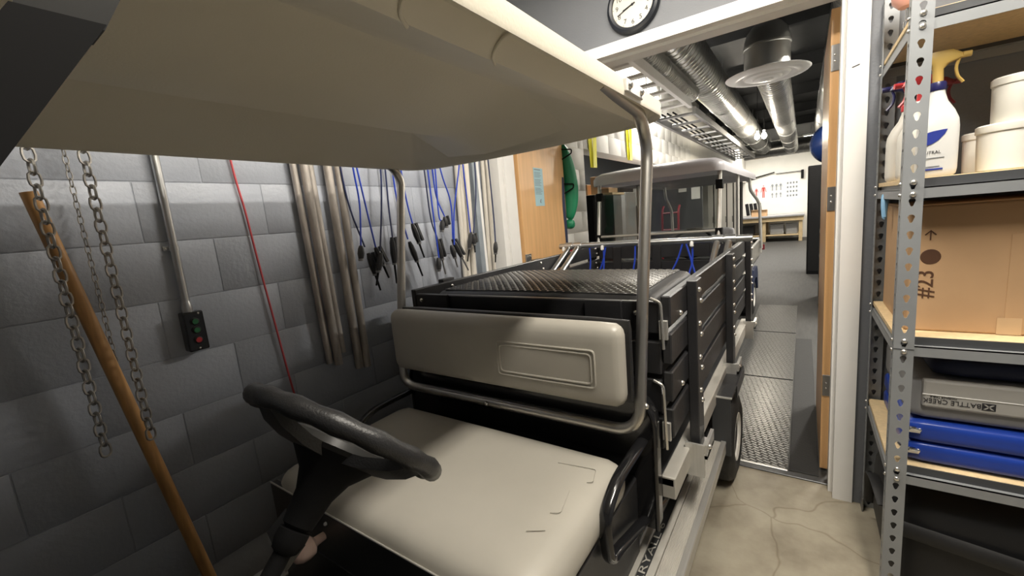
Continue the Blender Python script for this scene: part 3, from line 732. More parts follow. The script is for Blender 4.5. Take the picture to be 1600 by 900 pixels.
for (xa, xb, z) in ((-1.33, -1.335, 0.85), (-1.22, -1.23, 0.8), (-1.20, -1.31, 0.8), (-0.98, -1.02, 0.8), (-0.64, -0.55, 0.80), (-0.66, -0.80, 0.8), (-0.44, -0.56, 0.85), (-0.60, -0.62, 0.9)):
    mk('cord', tube(NB(), smooth_path([(xa, 2.945, RZ - 0.015), ((xa * 2 + xb) / 3 + 0.006, 2.935, RZ - 0.14), (xb, 2.90, z + 0.12), (xb + 0.01, 2.86, z - 0.1)], 5), 0.006, 6), 'blue_cord', rail, True)

# ================================================================== LEFT WALL: chains, handle, conduit, cord, pipes
def chain(name, label, x, y, ztop, zbot, lw, lh, wr, m='chain_steel', sway=0.0):
    t = thing(name, label, 'chain', (x, y, zbot))
    pts = []
    for k in range(12):
        a = 2 * math.pi * k / 12; c, s = math.cos(a), math.sin(a)
        pts.append((lw / 2 * c, 0, lh / 2 * s + (lh * 0.22 if s > 0.1 else -lh * 0.22 if s < -0.1 else 0)))
    me = shared('link', tube(NB(), [(p[1], p[0], p[2] * 0.82) for p in pts], wr, 6, closed=True), m)
    pitch = lh * 0.82 + lh * 0.36 - 2.2 * wr
    n = int((ztop - zbot) / pitch)
    for i in range(n):
        z = zbot + (i + 0.5) * pitch
        inst('link', me, m, t, (x, y + sway * math.sin(i * 0.7) * 0.3, z), (0, 0, math.radians(18 + 90 * (i % 2))))
    return t
chain('hoist_chain', 'heavy steel chain hanging in front of the wooden handle', -1.68, 0.236, CEIL, 0.93, 0.026, 0.034, 0.0035)
chain('hoist_chain', 'heavy steel chain hanging between the thin chain and the conduit', -1.68, 0.342, CEIL, 0.93, 0.026, 0.034, 0.0035)
chain('thin_chain', 'thin steel chain hanging close to the grey block wall', -1.785, 0.322, CEIL, 1.17, 0.013, 0.022, 0.0018)
hd = mk('pole', cyl(NB(), (-1.725, 0.224, 1.697), (-1.725, 0.4645, 0.0), 0.0185, 16), 'wood_handle', None, True, keep=False)
tag(hd, 'long wooden tool handle leaning behind the heavy chain', 'wooden handle')

cd = thing('conduit', 'steel electrical conduit with strap running down to the push-button box', 'conduit', (-1.80, 0.54, 1.29))
mk('conduit_pipe', cyl(NB(), (-1.802, 0.54, 1.31), (-1.802, 0.54, CEIL), 0.0125, 14), 'galvanised', cd, True)
mk('connector', lathe(NB(), [(0.016, 0), (0.017, 0.012), (0.015, 0.03), (0.0135, 0.04)], (-1.802, 0.54, 1.288), 'z', 14), 'galvanised', cd, True)
sp = mk('pipe_strap', cyl(NB(), (-1.802, 0.54, 1.508), (-1.802, 0.54, 1.524), 0.015, 14), 'galvanised', cd, True)
mk('strap_foot', box(NB(), (-1.8225, 0.512, 1.508), (-1.815, 0.54, 1.524), 0.001, 1), 'galvanised', sp)
inst('screw', bolt_x, '', sp, (-1.815, 0.519, 1.516)).scale = (0.5, 0.5, 0.5)
sw_t = thing('push_button_box', 'black push-button box with green and red buttons on the block wall', 'switch', (-1.80, 0.545, 1.146))
sbx = mk('enclosure', box(NB(), (-1.8225, 0.514, 1.146), (-1.775, 0.576, 1.288), 0.005, 2), 'black_gloss', sw_t)
for z, m_, g in ((1.253, 'green_button', 'up'), (1.222, 'green_button', 'down'), (1.186, 'red_button', 'stop')):
    b = mk('push_button', lathe(NB(), [(0.0135, 0), (0.0135, 0.004), (0.010, 0.007)], (-1.775, 0.545, z), 'x', 16), 'black_plastic', sw_t, True)
    c = mk('button_face', lathe(NB(), [(0.0095, 0), (0.009, 0.003)], (-1.769, 0.545, z), 'x', 14), m_, b, True)
for z in (1.155, 1.280): inst('screw', bolt_x, '', sw_t, (-1.775, 0.545 + (0.015 if z > 1.2 else 0), z)).scale = (0.35, 0.4, 0.4)
tag(mk('hanging_rope', tube(NB(), smooth_path([(-1.81, 0.76, CEIL), (-1.81, 0.766, 2.2), (-1.81, 0.776, 1.83), (-1.81, 0.794, 1.635), (-1.81, 0.806, 1.457), (-1.81, 0.827, 1.187), (-1.81, 0.853, 0.867), (-1.812, 0.90, 0.45), (-1.80, 0.93, 0.006)], 6), 0.0042, 6), 'red_cord', None, True), 'thin red cord hanging down the grey block wall', 'cord')

def wall_pipe(label, ytop, ybot, zbot, r, m, x=-1.79, ztop=2.75, grp='pipes leaning on the block wall'):
    slope = (ytop - ybot) / (1.825 - zbot)
    o = mk('metal_pipe', cyl(NB(), (x, ybot, zbot), (x + 0.008, ybot + slope * (ztop - zbot), ztop), r, 14), m, None, True)
    tag(o, label, 'pipe', grp); return o
LP = {1.008: 'thin stained pipe on the block wall nearest to the red cord', 1.049: 'thick stained pipe beside the thin one nearest the red cord', 1.086: 'thin stained pipe between two thick stained pipes', 1.164: 'thick stained pipe, longest of the row on the block wall', 1.213: 'thick stained pipe nearest to the blue cords'}
for yt, yb, zb, r, x in ((1.008, 1.03, 0.93, 0.014, -1.797), (1.049, 1.065, 0.915, 0.0185, -1.782), (1.086, 1.105, 0.96, 0.0145, -1.80), (1.164, 1.175, 0.86, 0.019, -1.79), (1.213, 1.214, 0.855, 0.018, -1.782)):
    wall_pipe(LP[yt], yt, yb, zb, r, 'rusty_pipe', x)
RP = {2.045: 'thin cream pipe nearest to the bunch of blue cords', 2.085: 'medium cream pipe between a thin and a thick cream pipe', 2.135: 'thick cream pipe beside the blue-grey channel', 2.325: 'thin cream pipe beside the white channel', 2.36: 'thin cream pipe nearest to the white door frame'}
for yt, r, m, x in ((2.045, 0.014, 'pipe_cream', -1.79), (2.085, 0.017, 'pipe_cream', -1.795), (2.135, 0.02, 'pipe_cream', -1.79), (2.325, 0.014, 'pipe_cream', -1.80), (2.36, 0.014, 'pipe_cream', -1.79)):
    wall_pipe(RP[yt], yt, yt - 0.03, 0.95, r, m, x)
tag(mk('channel', box(NB(), (-1.82, 2.19, 0.9), (-1.775, 2.235, 2.75), 0.003, 1), 'pipe_gray'), 'blue-grey square channel hanging on the wall among cream pipes', 'channel')
tag(mk('channel', box(NB(), (-1.82, 2.24, 0.9), (-1.79, 2.278, 2.75), 0.003, 1), 'frame_white'), 'white flat channel hanging on the wall among cream pipes', 'channel')
# hooks rail that carries the hanging pipes and cords
rl = thing('wall_rack', 'steel hook rack on the block wall holding pipes and blue cords', 'rack', (-1.81, 1.65, 2.45))
mk('rack_bar', box(NB(), (-1.822, 0.98, 2.45), (-1.808, 2.38, 2.50), 0.002, 1), 'hinge_steel', rl)
for y in [1.0 + 0.075 * i for i in range(19)]: mk('rack_hook', tube(NB(), fillet([(-1.81, y, 2.485), (-1.72, y, 2.46), (-1.71, y, 2.50)], 0.02, 4), 0.004, 6), 'hinge_steel', rl, True)

# hanging blue cords with black clamps (points are y, z on the wall)
CORDS = [
 ([(1.205, 2.1), (1.211, 1.794), (1.228, 1.628), (1.271, 1.444)], (1.287, 1.404), (1.319, 1.222), 'dark_cord'),
 ([(1.26, 2.1), (1.266, 1.818), (1.273, 1.645), (1.239, 1.447)], (1.239, 1.447), (1.215, 1.339), 'blue_cord'),
 ([(1.25, 2.1), (1.276, 1.819), (1.299, 1.608), (1.313, 1.43)], (1.313, 1.43), (1.358, 1.279), 'blue_cord'),
 ([(1.42, 2.1), (1.403, 1.821), (1.379, 1.643), (1.325, 1.419)], (1.325, 1.40), (1.267, 1.256), 'dark_cord'),
 ([(1.47, 2.1), (1.465, 1.819), (1.456, 1.642), (1.445, 1.466)], (1.44, 1.466), (1.425, 1.238), 'dark_cord'),
 ([(1.49, 2.1), (1.498, 1.801), (1.506, 1.641), (1.534, 1.458)], (1.545, 1.436), (1.597, 1.251), 'blue_cord'),
 ([(1.54, 2.1), (1.545, 1.8), (1.558, 1.64), (1.568, 1.538)], (1.568, 1.53), (1.613, 1.351), 'blue_cord'),
 ([(1.72, 2.1), (1.724, 1.811), (1.726, 1.583), (1.72, 1.321)], (1.715, 1.33), (1.695, 1.213), 'blue_cord'),
 ([(1.735, 2.1), (1.739, 1.811), (1.745, 1.561), (1.771, 1.438)], (1.77, 1.43), (1.792, 1.231), 'dark_cord'),
 ([(1.82, 2.1), (1.811, 1.82), (1.798, 1.58), (1.811, 1.536)], (1.811, 1.54), (1.779, 1.437), 'blue_cord'),
 ([(1.80, 2.1), (1.843, 1.821), (1.895, 1.645), (1.868, 1.43)], (1.87, 1.42), (1.967, 1.229), 'blue_cord'),
 ([(2.05, 2.1), (1.991, 1.862), (1.904, 1.599), (1.859, 1.396)], (1.835, 1.39), (1.857, 1.263), 'blue_cord'),
 ([(1.80, 2.1), (1.803, 1.819), (1.811, 1.679), (1.849, 1.567)], (1.849, 1.56), (1.851, 1.46), 'blue_cord'),
 ([(2.06, 2.1), (2.06, 1.877), (2.064, 1.654), (2.053, 1.451)], (2.056, 1.45), (1.985, 1.282), 'blue_cord'),
 ([(2.15, 2.1), (2.16, 1.895), (2.14, 1.69), (2.065, 1.45)], (2.062, 1.44), (2.05, 1.33), 'dark_cord'),
 ([(2.28, 2.1), (2.285, 1.927), (2.289, 1.562), (2.267, 1.357)], (2.268, 1.37), (2.233, 1.243), 'dark_cord')]
CW = ['dark cord touching the outermost stained pipe, with a long clamp pin', 'blue cord next to the stained pipes whose clamp has no pin', 'blue cord crossing another right beside the stained pipes, clamp with pin',
      'dark straight cord between the stained pipes and the canopy hoop', 'dark cord with levered clamp hanging just beside the canopy hoop', 'blue cord passing behind the canopy hoop, its clamp the lower one',
      'blue cord hanging just past the canopy hoop, its clamp the higher one', 'blue cord with the lowest black clamp of the bunch', 'dark cord with steel pin inside the bunch',
      'blue cord with short pinless clamp high in the bunch', 'blue cord of the bunch ending in a long slanting steel pin', 'blue cord slanting across the bunch from the cream pipes',
      'blue cord with pinless clamp at the top of the bunch', 'blue cord with levered clamp in front of the cream pipes', 'dark cord curving in to the clamp before the cream pipes', 'dark cord hanging over the white channel by the door frame']
for i, (cp, c0, c1, m_) in enumerate(CORDS):
    xx = -1.745 + 0.014 * ((i * 5) % 4)
    where = CW[i]
    t = thing('clamp_cord', where, 'clamp cord', (xx, c1[0], c1[1]), 'blue cords with black clamps on the block wall')
    pts = [(-1.715, cp[0][0], 2.46)] + [(xx - 0.01, y, z) for y, z in cp[:-1]] + [(xx, cp[-1][0], cp[-1][1])]
    mk('cord', tube(NB(), smooth_path(pts, 6), 0.0045, 6), m_, t, True)
    a, b = V((xx, *c0)), V((xx + 0.01, *c1)); d = (b - a)
    mid = a + d * 0.55
    mk('clamp_body', tube(NB(), [a - d * 0.05, a + d * 0.08, a + d * 0.3, mid], [0.008, 0.014, 0.0165, 0.011], 8), 'black_plastic', t, True)
    mk('clamp_ring', lathe(NB(), [(0.008, -0.006), (0.013, -0.004), (0.013, 0.004), (0.008, 0.006)], mid, 'z', 10), 'hinge_steel', t, True)
    if i not in (1, 7, 9, 12): mk('clamp_pin', tube(NB(), [mid, b], [0.006, 0.0045], 7), 'hinge_steel' if i in (8, 10, 11) else 'black_matte', t, True)
    if i % 2 == 0:
        o = V((0, 0.022, 0.01)); mk('clamp_lever', obox(NB(), a + o, mid + o * 1.3, (0.007, 0, 0), (0, 0.006, 0.002)), 'black_plastic', t)

# ================================================================== WALL CLOCK
ck = thing('wall_clock', 'round black-rimmed wall clock above the white door frame', 'clock', (-0.755, 2.39, 2.42))
CC = V((-0.755, 2.409, 2.565))
mk('clock_rim', lathe(NB(), [(0.106, -0.008), (0.110, -0.028), (0.122, -0.032), (0.134, -0.026), (0.140, -0.012), (0.140, -0.001), (0.05, -0.0005)], CC, 'y', 48), 'clock_rim', ck, True)
fc = mk('clock_face', lathe(NB(), [(0.02, -0.0175), (0.108, -0.0175), (0.110, -0.012), (0.02, -0.011)], CC, 'y', 40), 'clock_face', ck, True)
for n in range(1, 13):
    a = math.radians(90 - 30 * n); text('numeral', str(n), 0.033, CC + V((0.083 * math.cos(a), -0.0182, 0.083 * math.sin(a))), (1, 0, 0), (0, 0, 1), 'ink', fc, 0.0003)
for n in range(60):
    a = math.radians(6 * n); u = V((math.cos(a), 0, math.sin(a)))
    if n % 5 == 0: mk('minute_mark', obox(NB(), CC + u * 0.101 + V((0, -0.0182, 0)), CC + u * 0.106 + V((0, -0.0182, 0)), u.cross(V((0, 1, 0))) * 0.0012, (0, 0.0003, 0)), 'ink', fc)
for ang, L, wd in ((math.radians(90 - 250), 0.055, 0.0032), (math.radians(90 - 247), 0.088, 0.0022)):
    u = V((math.cos(ang), 0, math.sin(ang))); mk('clock_hand', obox(NB(), CC - u * 0.015 + V((0, -0.021, 0)), CC + u * L + V((0, -0.021, 0)), u.cross(V((0, 1, 0))) * wd, (0, 0.0006, 0)), 'ink', ck)
mk('hand_hub', lathe(NB(), [(0.003, -0.024), (0.006, -0.022), (0.006, -0.017)], CC, 'y', 12), 'ink', ck, True)

# ================================================================== GREY RIVET SHELVING
shelf = thing('shelving_unit', 'grey slotted steel shelving unit with particle board shelves beside the doorway', 'shelf', (0.86, 2.09, 0))
SX0, SX1, SY0, SY1, SH = 0.25, 1.48, 1.79, 2.395, 2.25
PIT2 = 0.0508
def key_outline(n=14):
    pts = []
    for k in range(n):
        a = 2 * math.pi * k / n + math.pi / 2; pts.append((0.0085 * math.cos(a), 0.005 + 0.0085 * math.sin(a)))
    out = []
    for (x, z) in pts:
        if z < 0.0 and abs(x) < 0.0065: out.append((x, -0.013 if abs(x) < 0.003 else -0.010))
        else: out.append((x, z))
    return out
def slotted(wd, n, pitch, t=0.0022):
    """strip of n cells with a keyhole punched through each, in the local x-z plane"""
    ko = key_outline(); one = NB()
    cell = [(-wd / 2, -pitch / 2), (wd / 2, -pitch / 2), (wd / 2, pitch / 2), (-wd / 2, pitch / 2)]
    es = []
    for loop in (cell, ko):
        vs = [one.verts.new((x, 0, z)) for x, z in loop]
        for i in range(len(vs)): es.append(one.edges.new((vs[i], vs[(i + 1) % len(vs)])))
    bmesh.ops.triangle_fill(one, use_beauty=True, edges=es)
    tris = [[tuple(v.co) for v in f.verts] for f in one.faces]; one.free()
    bm = NB()
    for k in range(n):
        dz = (k + 0.5) * pitch
        for tr in tris:
            bm.faces.new([bm.verts.new((x, 0, z + dz)) for x, _, z in tr]); bm.faces.new([bm.verts.new((x, t, z + dz)) for x, _, z in tr][::-1])
        m_ = len(ko)
        for i in range(m_):
            (x0, z0), (x1, z1) = ko[i], ko[(i + 1) % m_]
            bm.faces.new([bm.verts.new(p) for p in ((x0, 0, z0 + dz), (x1, 0, z1 + dz), (x1, t, z1 + dz), (x0, t, z0 + dz))])
    for x in (-wd / 2, wd / 2):
        bm.faces.new([bm.verts.new(p) for p in ((x, 0, 0), (x, t, 0), (x, t, n * pitch), (x, 0, n * pitch))])
    bmesh.ops.remove_doubles(bm, verts=bm.verts, dist=1e-5)
    return bm
NC = int(SH / PIT2)
def upright(cx, cy, sx, sy, foot=True):
    """L-shaped slotted post: one flange across, one flange back"""
    t = 0.0022; bm = slotted(0.05, NC, PIT2)
    for v in bm.verts: v.co = V((cx + sx * (0.025 + v.co.x), cy + sy * v.co.y, v.co.z))
    b2 = slotted(0.04, NC, PIT2)
    for v in b2.verts: v.co = V((cx + sx * v.co.y, cy + sy * (0.022 + v.co.x), v.co.z))
    me = bpy.data.meshes.new('tmp'); b2.to_mesh(me); b2.free(); bm.from_mesh(me); bpy.data.meshes.remove(me)
    u = mk('upright', bm, 'shelf_gray', shelf)
    return u
u1 = upright(SX0, SY0, 1, 1); u2 = upright(SX0, SY1, 1, -1); u3 = upright(SX1, SY0, -1, 1); u4 = upright(SX1, SY1, -1, -1)
mk('splice_line', box(NB(), (SX0 - 0.0005, SY0 - 0.0012, 0.9745), (SX0 + 0.0505, SY0 + 0.001, 0.9765)), 'shelf_dark', u1)
LV = [2.0, 1.52, 1.015, 0.56]      # top of each shelf board
for i, z in enumerate(LV):
    for y, s in ((SY0 + 0.003, 1), (SY1 - 0.003, -1)):
        bm = NB(); box(bm, (SX0 + 0.012, y, z - 0.062), (SX1 - 0.012, y + s * 0.003, z - 0.028)); box(bm, (SX0 + 0.012, y, z - 0.032), (SX1 - 0.012, y + s * 0.022, z - 0.028))
        bmx = mk('shelf_beam', bm, 'shelf_gray', shelf)
        mk('beam_channel', box(NB(), (SX0 + 0.012, y + s * 0.018, z - 0.03), (SX1 - 0.012, y + s * 0.023, z - 0.002)), 'shelf_dark', bmx)
    for x, s in ((SX0 + 0.003, 1), (SX1 - 0.003, -1)):
        bm = NB(); box(bm, (x, SY0 + 0.012, z - 0.062), (x + s * 0.003, SY1 - 0.012, z - 0.032)); box(bm, (x, SY0 + 0.012, z - 0.034), (x + s * 0.02, SY1 - 0.012, z - 0.03)); box(bm, (x + s * 0.014, SY0 + 0.012, z - 0.032), (x + s * 0.018, SY1 - 0.012, z - 0.004))
        e = mk('end_beam', bm, 'shelf_gray', shelf)
        if s > 0:
            for yy in (SY0 + 0.02, SY1 - 0.02):
                for dz in (-0.048, -0.014): inst('rivet', bolt_x, '', e, (SX0 - 0.001, yy, z + dz), (0, 0, math.pi)).scale = (0.6, 0.6, 0.6)
    for dz in (-0.048, -0.012): inst('rivet', bolt_y, '', u1, (SX0 + 0.026, SY0 - 0.001, z + dz)).scale = (0.85, 0.7, 0.85)
    b0 = 0.03
    bd = mk('shelf_board', box(NB(), (SX0 + 0.006, SY0 + 0.024, z - 0.016), (SX1 - 0.006, SY1 - 0.024, z), 0.001, 1), 'particle_board', shelf)
mk('foot_plate', box(NB(), (SX0 - 0.004, SY1 - 0.05, 0.0), (SX0 + 0.002, SY1 + 0.004, 0.07), 0.001, 1), 'hinge_steel', u2)

# ---- spray bottles
def bottle(name, label, x, y, z, sc, body, trig, neck, zs=1.0, lab=None, turn=0.0, grp=None):
    t = thing(name, label, 'spray bottle', (x, y, z), grp)
    def T(p):
        p = V((p[0], p[1], p[2] * zs)) * sc; p.rotate(Matrix.Rotation(turn, 3, 'Z')); return V((x, y, z)) + p
    def L(prof_fn, m_, nm, par):
        bm = NB(); rings = []
        for (a, b, h, off, sq) in prof_fn:
            ring = []
            for k in range(28):
                q = 2 * math.pi * k / 28; c, s = math.cos(q), math.sin(q)
                ring.append(bm.verts.new(T((off + a * math.copysign(abs(c) ** sq, c), b * math.copysign(abs(s) ** sq, s), h))))
            rings.append(ring)
        for A, B in zip(rings, rings[1:]):
            for k in range(28): bm.faces.new((A[k], A[(k + 1) % 28], B[(k + 1) % 28], B[k]))
        bm.faces.new(rings[0][::-1]); bm.faces.new(rings[-1]); return mk(nm, bm, m_, par, True)
    bo = L([(0.040, 0.026, 0, 0, 0.5), (0.046, 0.032, 0.006, 0, 0.5), (0.048, 0.034, 0.02, 0, 0.5), (0.048, 0.034, 0.13, 0, 0.5), (0.046, 0.033, 0.15, 0, 0.55), (0.036, 0.028, 0.175, 0, 0.7), (0.024, 0.022, 0.20, -0.004, 0.9), (0.019, 0.019, 0.222, -0.006, 1), (0.018, 0.018, 0.232, -0.006, 1)], body, 'bottle_body', t)
    cp = L([(0.020, 0.020, 0.230, -0.006, 1), (0.021, 0.021, 0.233, -0.006, 1), (0.021, 0.021, 0.247, -0.006, 1), (0.018, 0.018, 0.252, -0.006, 1)], neck, 'collar', t)
    hd_ = L([(0.013, 0.013, 0.250, -0.006, 1), (0.013, 0.012, 0.285, -0.008, 0.8), (0.022, 0.013, 0.297, -0.004, 0.8), (0.045, 0.014, 0.306, 0.006, 0.7), (0.044, 0.013, 0.318, 0.002, 0.7), (0.030, 0.011, 0.330, -0.004, 0.8)], trig, 'sprayer_head', t)
    bm = NB(); P = [(0.040, 0, 0.305), (0.034, 0, 0.285), (0.038, 0, 0.262), (0.052, 0, 0.243)]
    mk('trigger', tube(bm, smooth_path([T(p) for p in P], 5), 0.006 * sc, 8, rz=0.0045 * sc), trig if lab else ('red_plastic' if trig == 'red_plastic' else trig), hd_, True)
    mk('nozzle', cyl(NB(), T((0.046, 0, 0.312)), T((0.066, 0, 0.312)), 0.009 * sc, 12), trig, hd_, True)
    if lab:
        bm = NB()
        xs = [-0.036, -0.02, 0.0, 0.012, 0.016]
        pts = [(-0.040, 0.085), (-0.040, 0.118), (-0.02, 0.122), (0.004, 0.124), (0.014, 0.124), (0.008, 0.112), (-0.006, 0.097), (-0.022, 0.088)]
        prism(bm, pts, 'y', -0.0356, -0.0338)
        for v in bm.verts: v.co = T(v.co)
        l1 = mk('blue_label', bm, 'blue_label', bo)
        bm = NB(); box(bm, (-0.040, -0.0356, 0.018), (0.008, -0.0338, 0.0225))
        for v in bm.verts: v.co = T(v.co)
        mk('blue_label', bm, 'blue_label', bo)
        R_ = V((1, 0, 0)); R_.rotate(Matrix.Rotation(turn, 3, 'Z'))
        text('lettering', lab, 0.0125 * sc, T((-0.026, -0.0357, 0.066)), R_, (0, 0, 1), 'ink', bo, 0.0003)
        for zz, ln in ((0.05, 0.05), (0.027, 0.04)):
            bm = NB(); box(bm, (-0.040, -0.0357, zz), (-0.040 + ln, -0.0345, zz + 0.0018))
            for v in bm.verts: v.co = T(v.co)
            mk('print_line', bm, 'ink_gray', bo)
    return t
bottle('spray_bottle', 'white spray bottle with yellow trigger head and blue label on the shelf', 0.335, 1.868, 1.52, 0.95, 'white_plastic', 'amber_plastic', 'navy_plastic', zs=1.17, lab='NEUTRAL', turn=0.1)
bottle('spray_bottle', 'spray bottle with red trigger standing behind the yellow-headed one', 0.31, 2.0, 1.52, 1.0, 'jar_plastic', 'red_plastic', 'white_plastic', turn=3.3)
bottle('spray_bottle', 'spray bottle with navy trigger by the rear shelf post', 0.31, 2.21, 1.52, 1.1, 'jar_plastic', 'navy_plastic', 'red_plastic', turn=3.15)
bottle('spray_bottle', 'spray bottle with dark red head against the back of the shelf', 0.365, 2.09, 1.52, 1.0, 'maroon', 'maroon', 'maroon', turn=0.3)
# ---- white tubs
def tub(label, x, y, z, r, h):
    t = thing('plastic_tub', label, 'tub', (x, y, z), 'white plastic tubs on the shelf')
    mk('tub_body', lathe(NB(), [(r * 0.9, 0), (r * 0.96, 0.004), (r, h * 0.82), (r, h * 0.84)], (x, y, z), 'z', 32), 'jar_plastic', t, True)
    mk('tub_lid', lathe(NB(), [(r * 1.04, h * 0.83), (r * 1.05, h * 0.85), (r * 1.05, h * 0.97), (r * 0.98, h), (r * 0.3, h)], (x, y, z), 'z', 32), 'jar_plastic', t, True)
tub('wide white plastic tub at the shelf front, carrying a smaller tub', 0.505, 1.905, 1.52, 0.076, 0.135)
tub('smaller white tub stacked on the wide tub', 0.512, 1.91, 1.655, 0.058, 0.13)
tub('short white plastic tub behind the wide tub', 0.50, 2.07, 1.52, 0.066, 0.13)
# ---- cardboard box
cb = thing('cardboard_box', 'large brown cardboard box numbered 23 on the middle shelf', 'cardboard box', (0.65, 2.08, 1.015))
bx0, bx1, by0, by1, bz1 = 0.285, 1.08, 1.89, 2.34, 1.43
body = mk('carton', box(NB(), (bx0, by0, 1.0155), (bx1, by1, bz1), 0.006, 2), 'cardboard', cb)
for xa, xb, tl in ((bx0, (bx0 + bx1) / 2 - 0.002, 0), ((bx0 + bx1) / 2 + 0.002, bx1, 0)): mk('top_flap', box(NB(), (xa, by0, bz1), (xb, by1, bz1 + 0.005), 0.001, 1), 'cardboard', cb)
mk('corner_seam', box(NB(), (0.515, by0 - 0.0025, 1.02), (0.56, by0, 1.33), 0.001, 1), 'cardboard', body)
mk('tape', box(NB(), (0.50, by0 - 0.0035, 1.017), (0.552, by0 - 0.0025, 1.07)), 'cardboard_tape', body)
mk('hand_hole', lathe(NB(), [(0.002, -0.001), (0.024, -0.001), (0.025, 0)], (0.342, by0 - 0.0003, 1.265), 'y', 20), 'ink_brown', body)
text('lettering', '#23', 0.06, (0.334, by0 - 0.001, 1.175), (0, 0, 1), (-1, 0, 0), 'ink_brown', body, 0.0006, 'CENTER', 1.0)
text('arrow_mark', '\u2192', 0.045, (0.34, by0 - 0.001, 1.335), (0, 0, 1), (-1, 0, 0), 'ink_brown', body, 0.0006)
# ---- folded massage table case and blue mats
mc = thing('massage_table', 'folded grey massage table case with printed name lying on blue mats', 'massage table', (0.75, 2.08, 0.70))
cs = mk('case_body', pillow(NB(), (0.30, 1.85, 0.716), (1.35, 2.33, 0.86), 0.03, 8), 'gray_vinyl', mc, True, angle=70)
mk('case_edge', box(NB(), (0.335, 1.838, 0.765), (1.34, 1.865, 0.862), 0.008, 2), 'gray_light_vinyl', mc)
mk('case_piping', cyl(NB(), (0.335, 1.838, 0.812), (1.34, 1.838, 0.812), 0.0022, 6), 'white_plastic', mc)
mk('dark_cover', pillow(NB(), (0.36, 1.87, 0.862), (1.36, 2.33, 0.93), 0.03, 6), 'navy_fabric', mc, True, angle=70)
# the printed name stands on its head in the photograph
text('lettering', 'BATTLE CREEK', 0.022, (0.404, 1.8372, 0.792), (-1, 0, 0), (0, 0, -1), 'ink', mc, 0.0004, 'CENTER', 0.92)
text('lettering', 'MASSAGE TABLE', 0.0085, (0.385, 1.8372, 0.806), (-1, 0, 0), (0, 0, -1), 'ink', mc, 0.0004, 'CENTER', 1.0)
lg = mk('logo_square', box(NB(), (0.472, 1.8366, 0.780), (0.502, 1.8378, 0.803)), 'ink', mc)
for s in (1, -1): mk('logo_stroke', obox(NB(), (0.478, 1.8362, 0.7915 - s * 0.008), (0.496, 1.8362, 0.7915 + s * 0.008), (0, 0.0004, 0), (0.0026, 0, 0)), 'gray_light_vinyl', lg)
for z0, z1, lb in ((0.564, 0.637, 'lower blue vinyl folding mat lying on the particle board shelf'), (0.637, 0.712, 'upper blue vinyl folding mat carrying the grey massage table')):
    t = thing('folding_mat', lb, 'mat', (0.8, 2.08, z0), 'blue folding mats on the shelf')
    mk('mat_pad', pillow(NB(), (0.30, 1.835, z0), (1.36, 2.34, z1), 0.022, 8, puff=0.0), 'blue_vinyl', t, True, angle=70)
    mk('mat_clasp', tube(NB(), fillet([(0.335, 1.834, z1 - 0.03), (0.315, 1.826, z1 - 0.022), (0.297, 1.836, z1 - 0.03), (0.285, 1.85, z1 - 0.018)], 0.01, 4), 0.006, 8), 'chrome', t, True)
    mk('clasp_plate', box(NB(), (0.302, 1.829, z1 - 0.04), (0.335, 1.835, z1 - 0.022), 0.001, 1), 'chrome', t)
# ---- black bag on the floor under the shelf
bg = thing('duffel_bag', 'large black fabric bag on the floor under the lowest shelf', 'bag', (0.8, 2.08, 0))
mk('bag_body', pillow(NB(), (0.275, 1.84, 0.002), (1.4, 2.37, 0.42), 0.11, 10, puff=0.02, puff_axis=2), 'black_bag', bg, True, angle=80)
mk('bag_flap', tube(NB(), smooth_path([(0.30, 1.835, 0.30), (0.6, 1.82, 0.27), (0.95, 1.82, 0.22), (1.35, 1.835, 0.2)], 6), 0.012, 8, rz=0.03), 'black_bag', bg, True)
mk('bag_strap', tube(NB(), smooth_path([(0.27, 1.95, 0.30), (0.255, 2.05, 0.34), (0.255, 2.2, 0.28), (0.27, 2.28, 0.1)], 6), 0.02, 8, rz=0.004), 'black_bag', bg, True)
# ---- blue clip and pink knob
bc = tag(mk('blue_strap', tube(NB(), smooth_path([(0.262, 2.20, 1.475), (0.254, 2.19, 1.47), (0.252, 2.175, 1.43), (0.256, 2.165, 1.385), (0.262, 2.18, 1.43), (0.268, 2.19, 1.475)], 6), 0.007, 8, rz=0.003), 'sky_blue', None, True), 'light blue strap looped over the end beam above the cardboard box', 'strap')
pk = thing('pink_knob', 'pink rounded knob on a chrome stem on the topmost shelf', 'knob', (0.30, 2.2, 2.0))
mk('knob_head', lathe(NB(), [(0.006, 0.13), (0.03, 0.134), (0.048, 0.155), (0.052, 0.19), (0.046, 0.23), (0.02, 0.25)], (0.30, 2.2, 2.0), 'z', 24), 'pink', pk, True)
mk('knob_stem', lathe(NB(), [(0.028, 0), (0.028, 0.006), (0.009, 0.012), (0.009, 0.06), (0.014, 0.065), (0.014, 0.085), (0.009, 0.09), (0.009, 0.135)], (0.30, 2.2, 2.0), 'z', 16), 'chrome', pk, True)

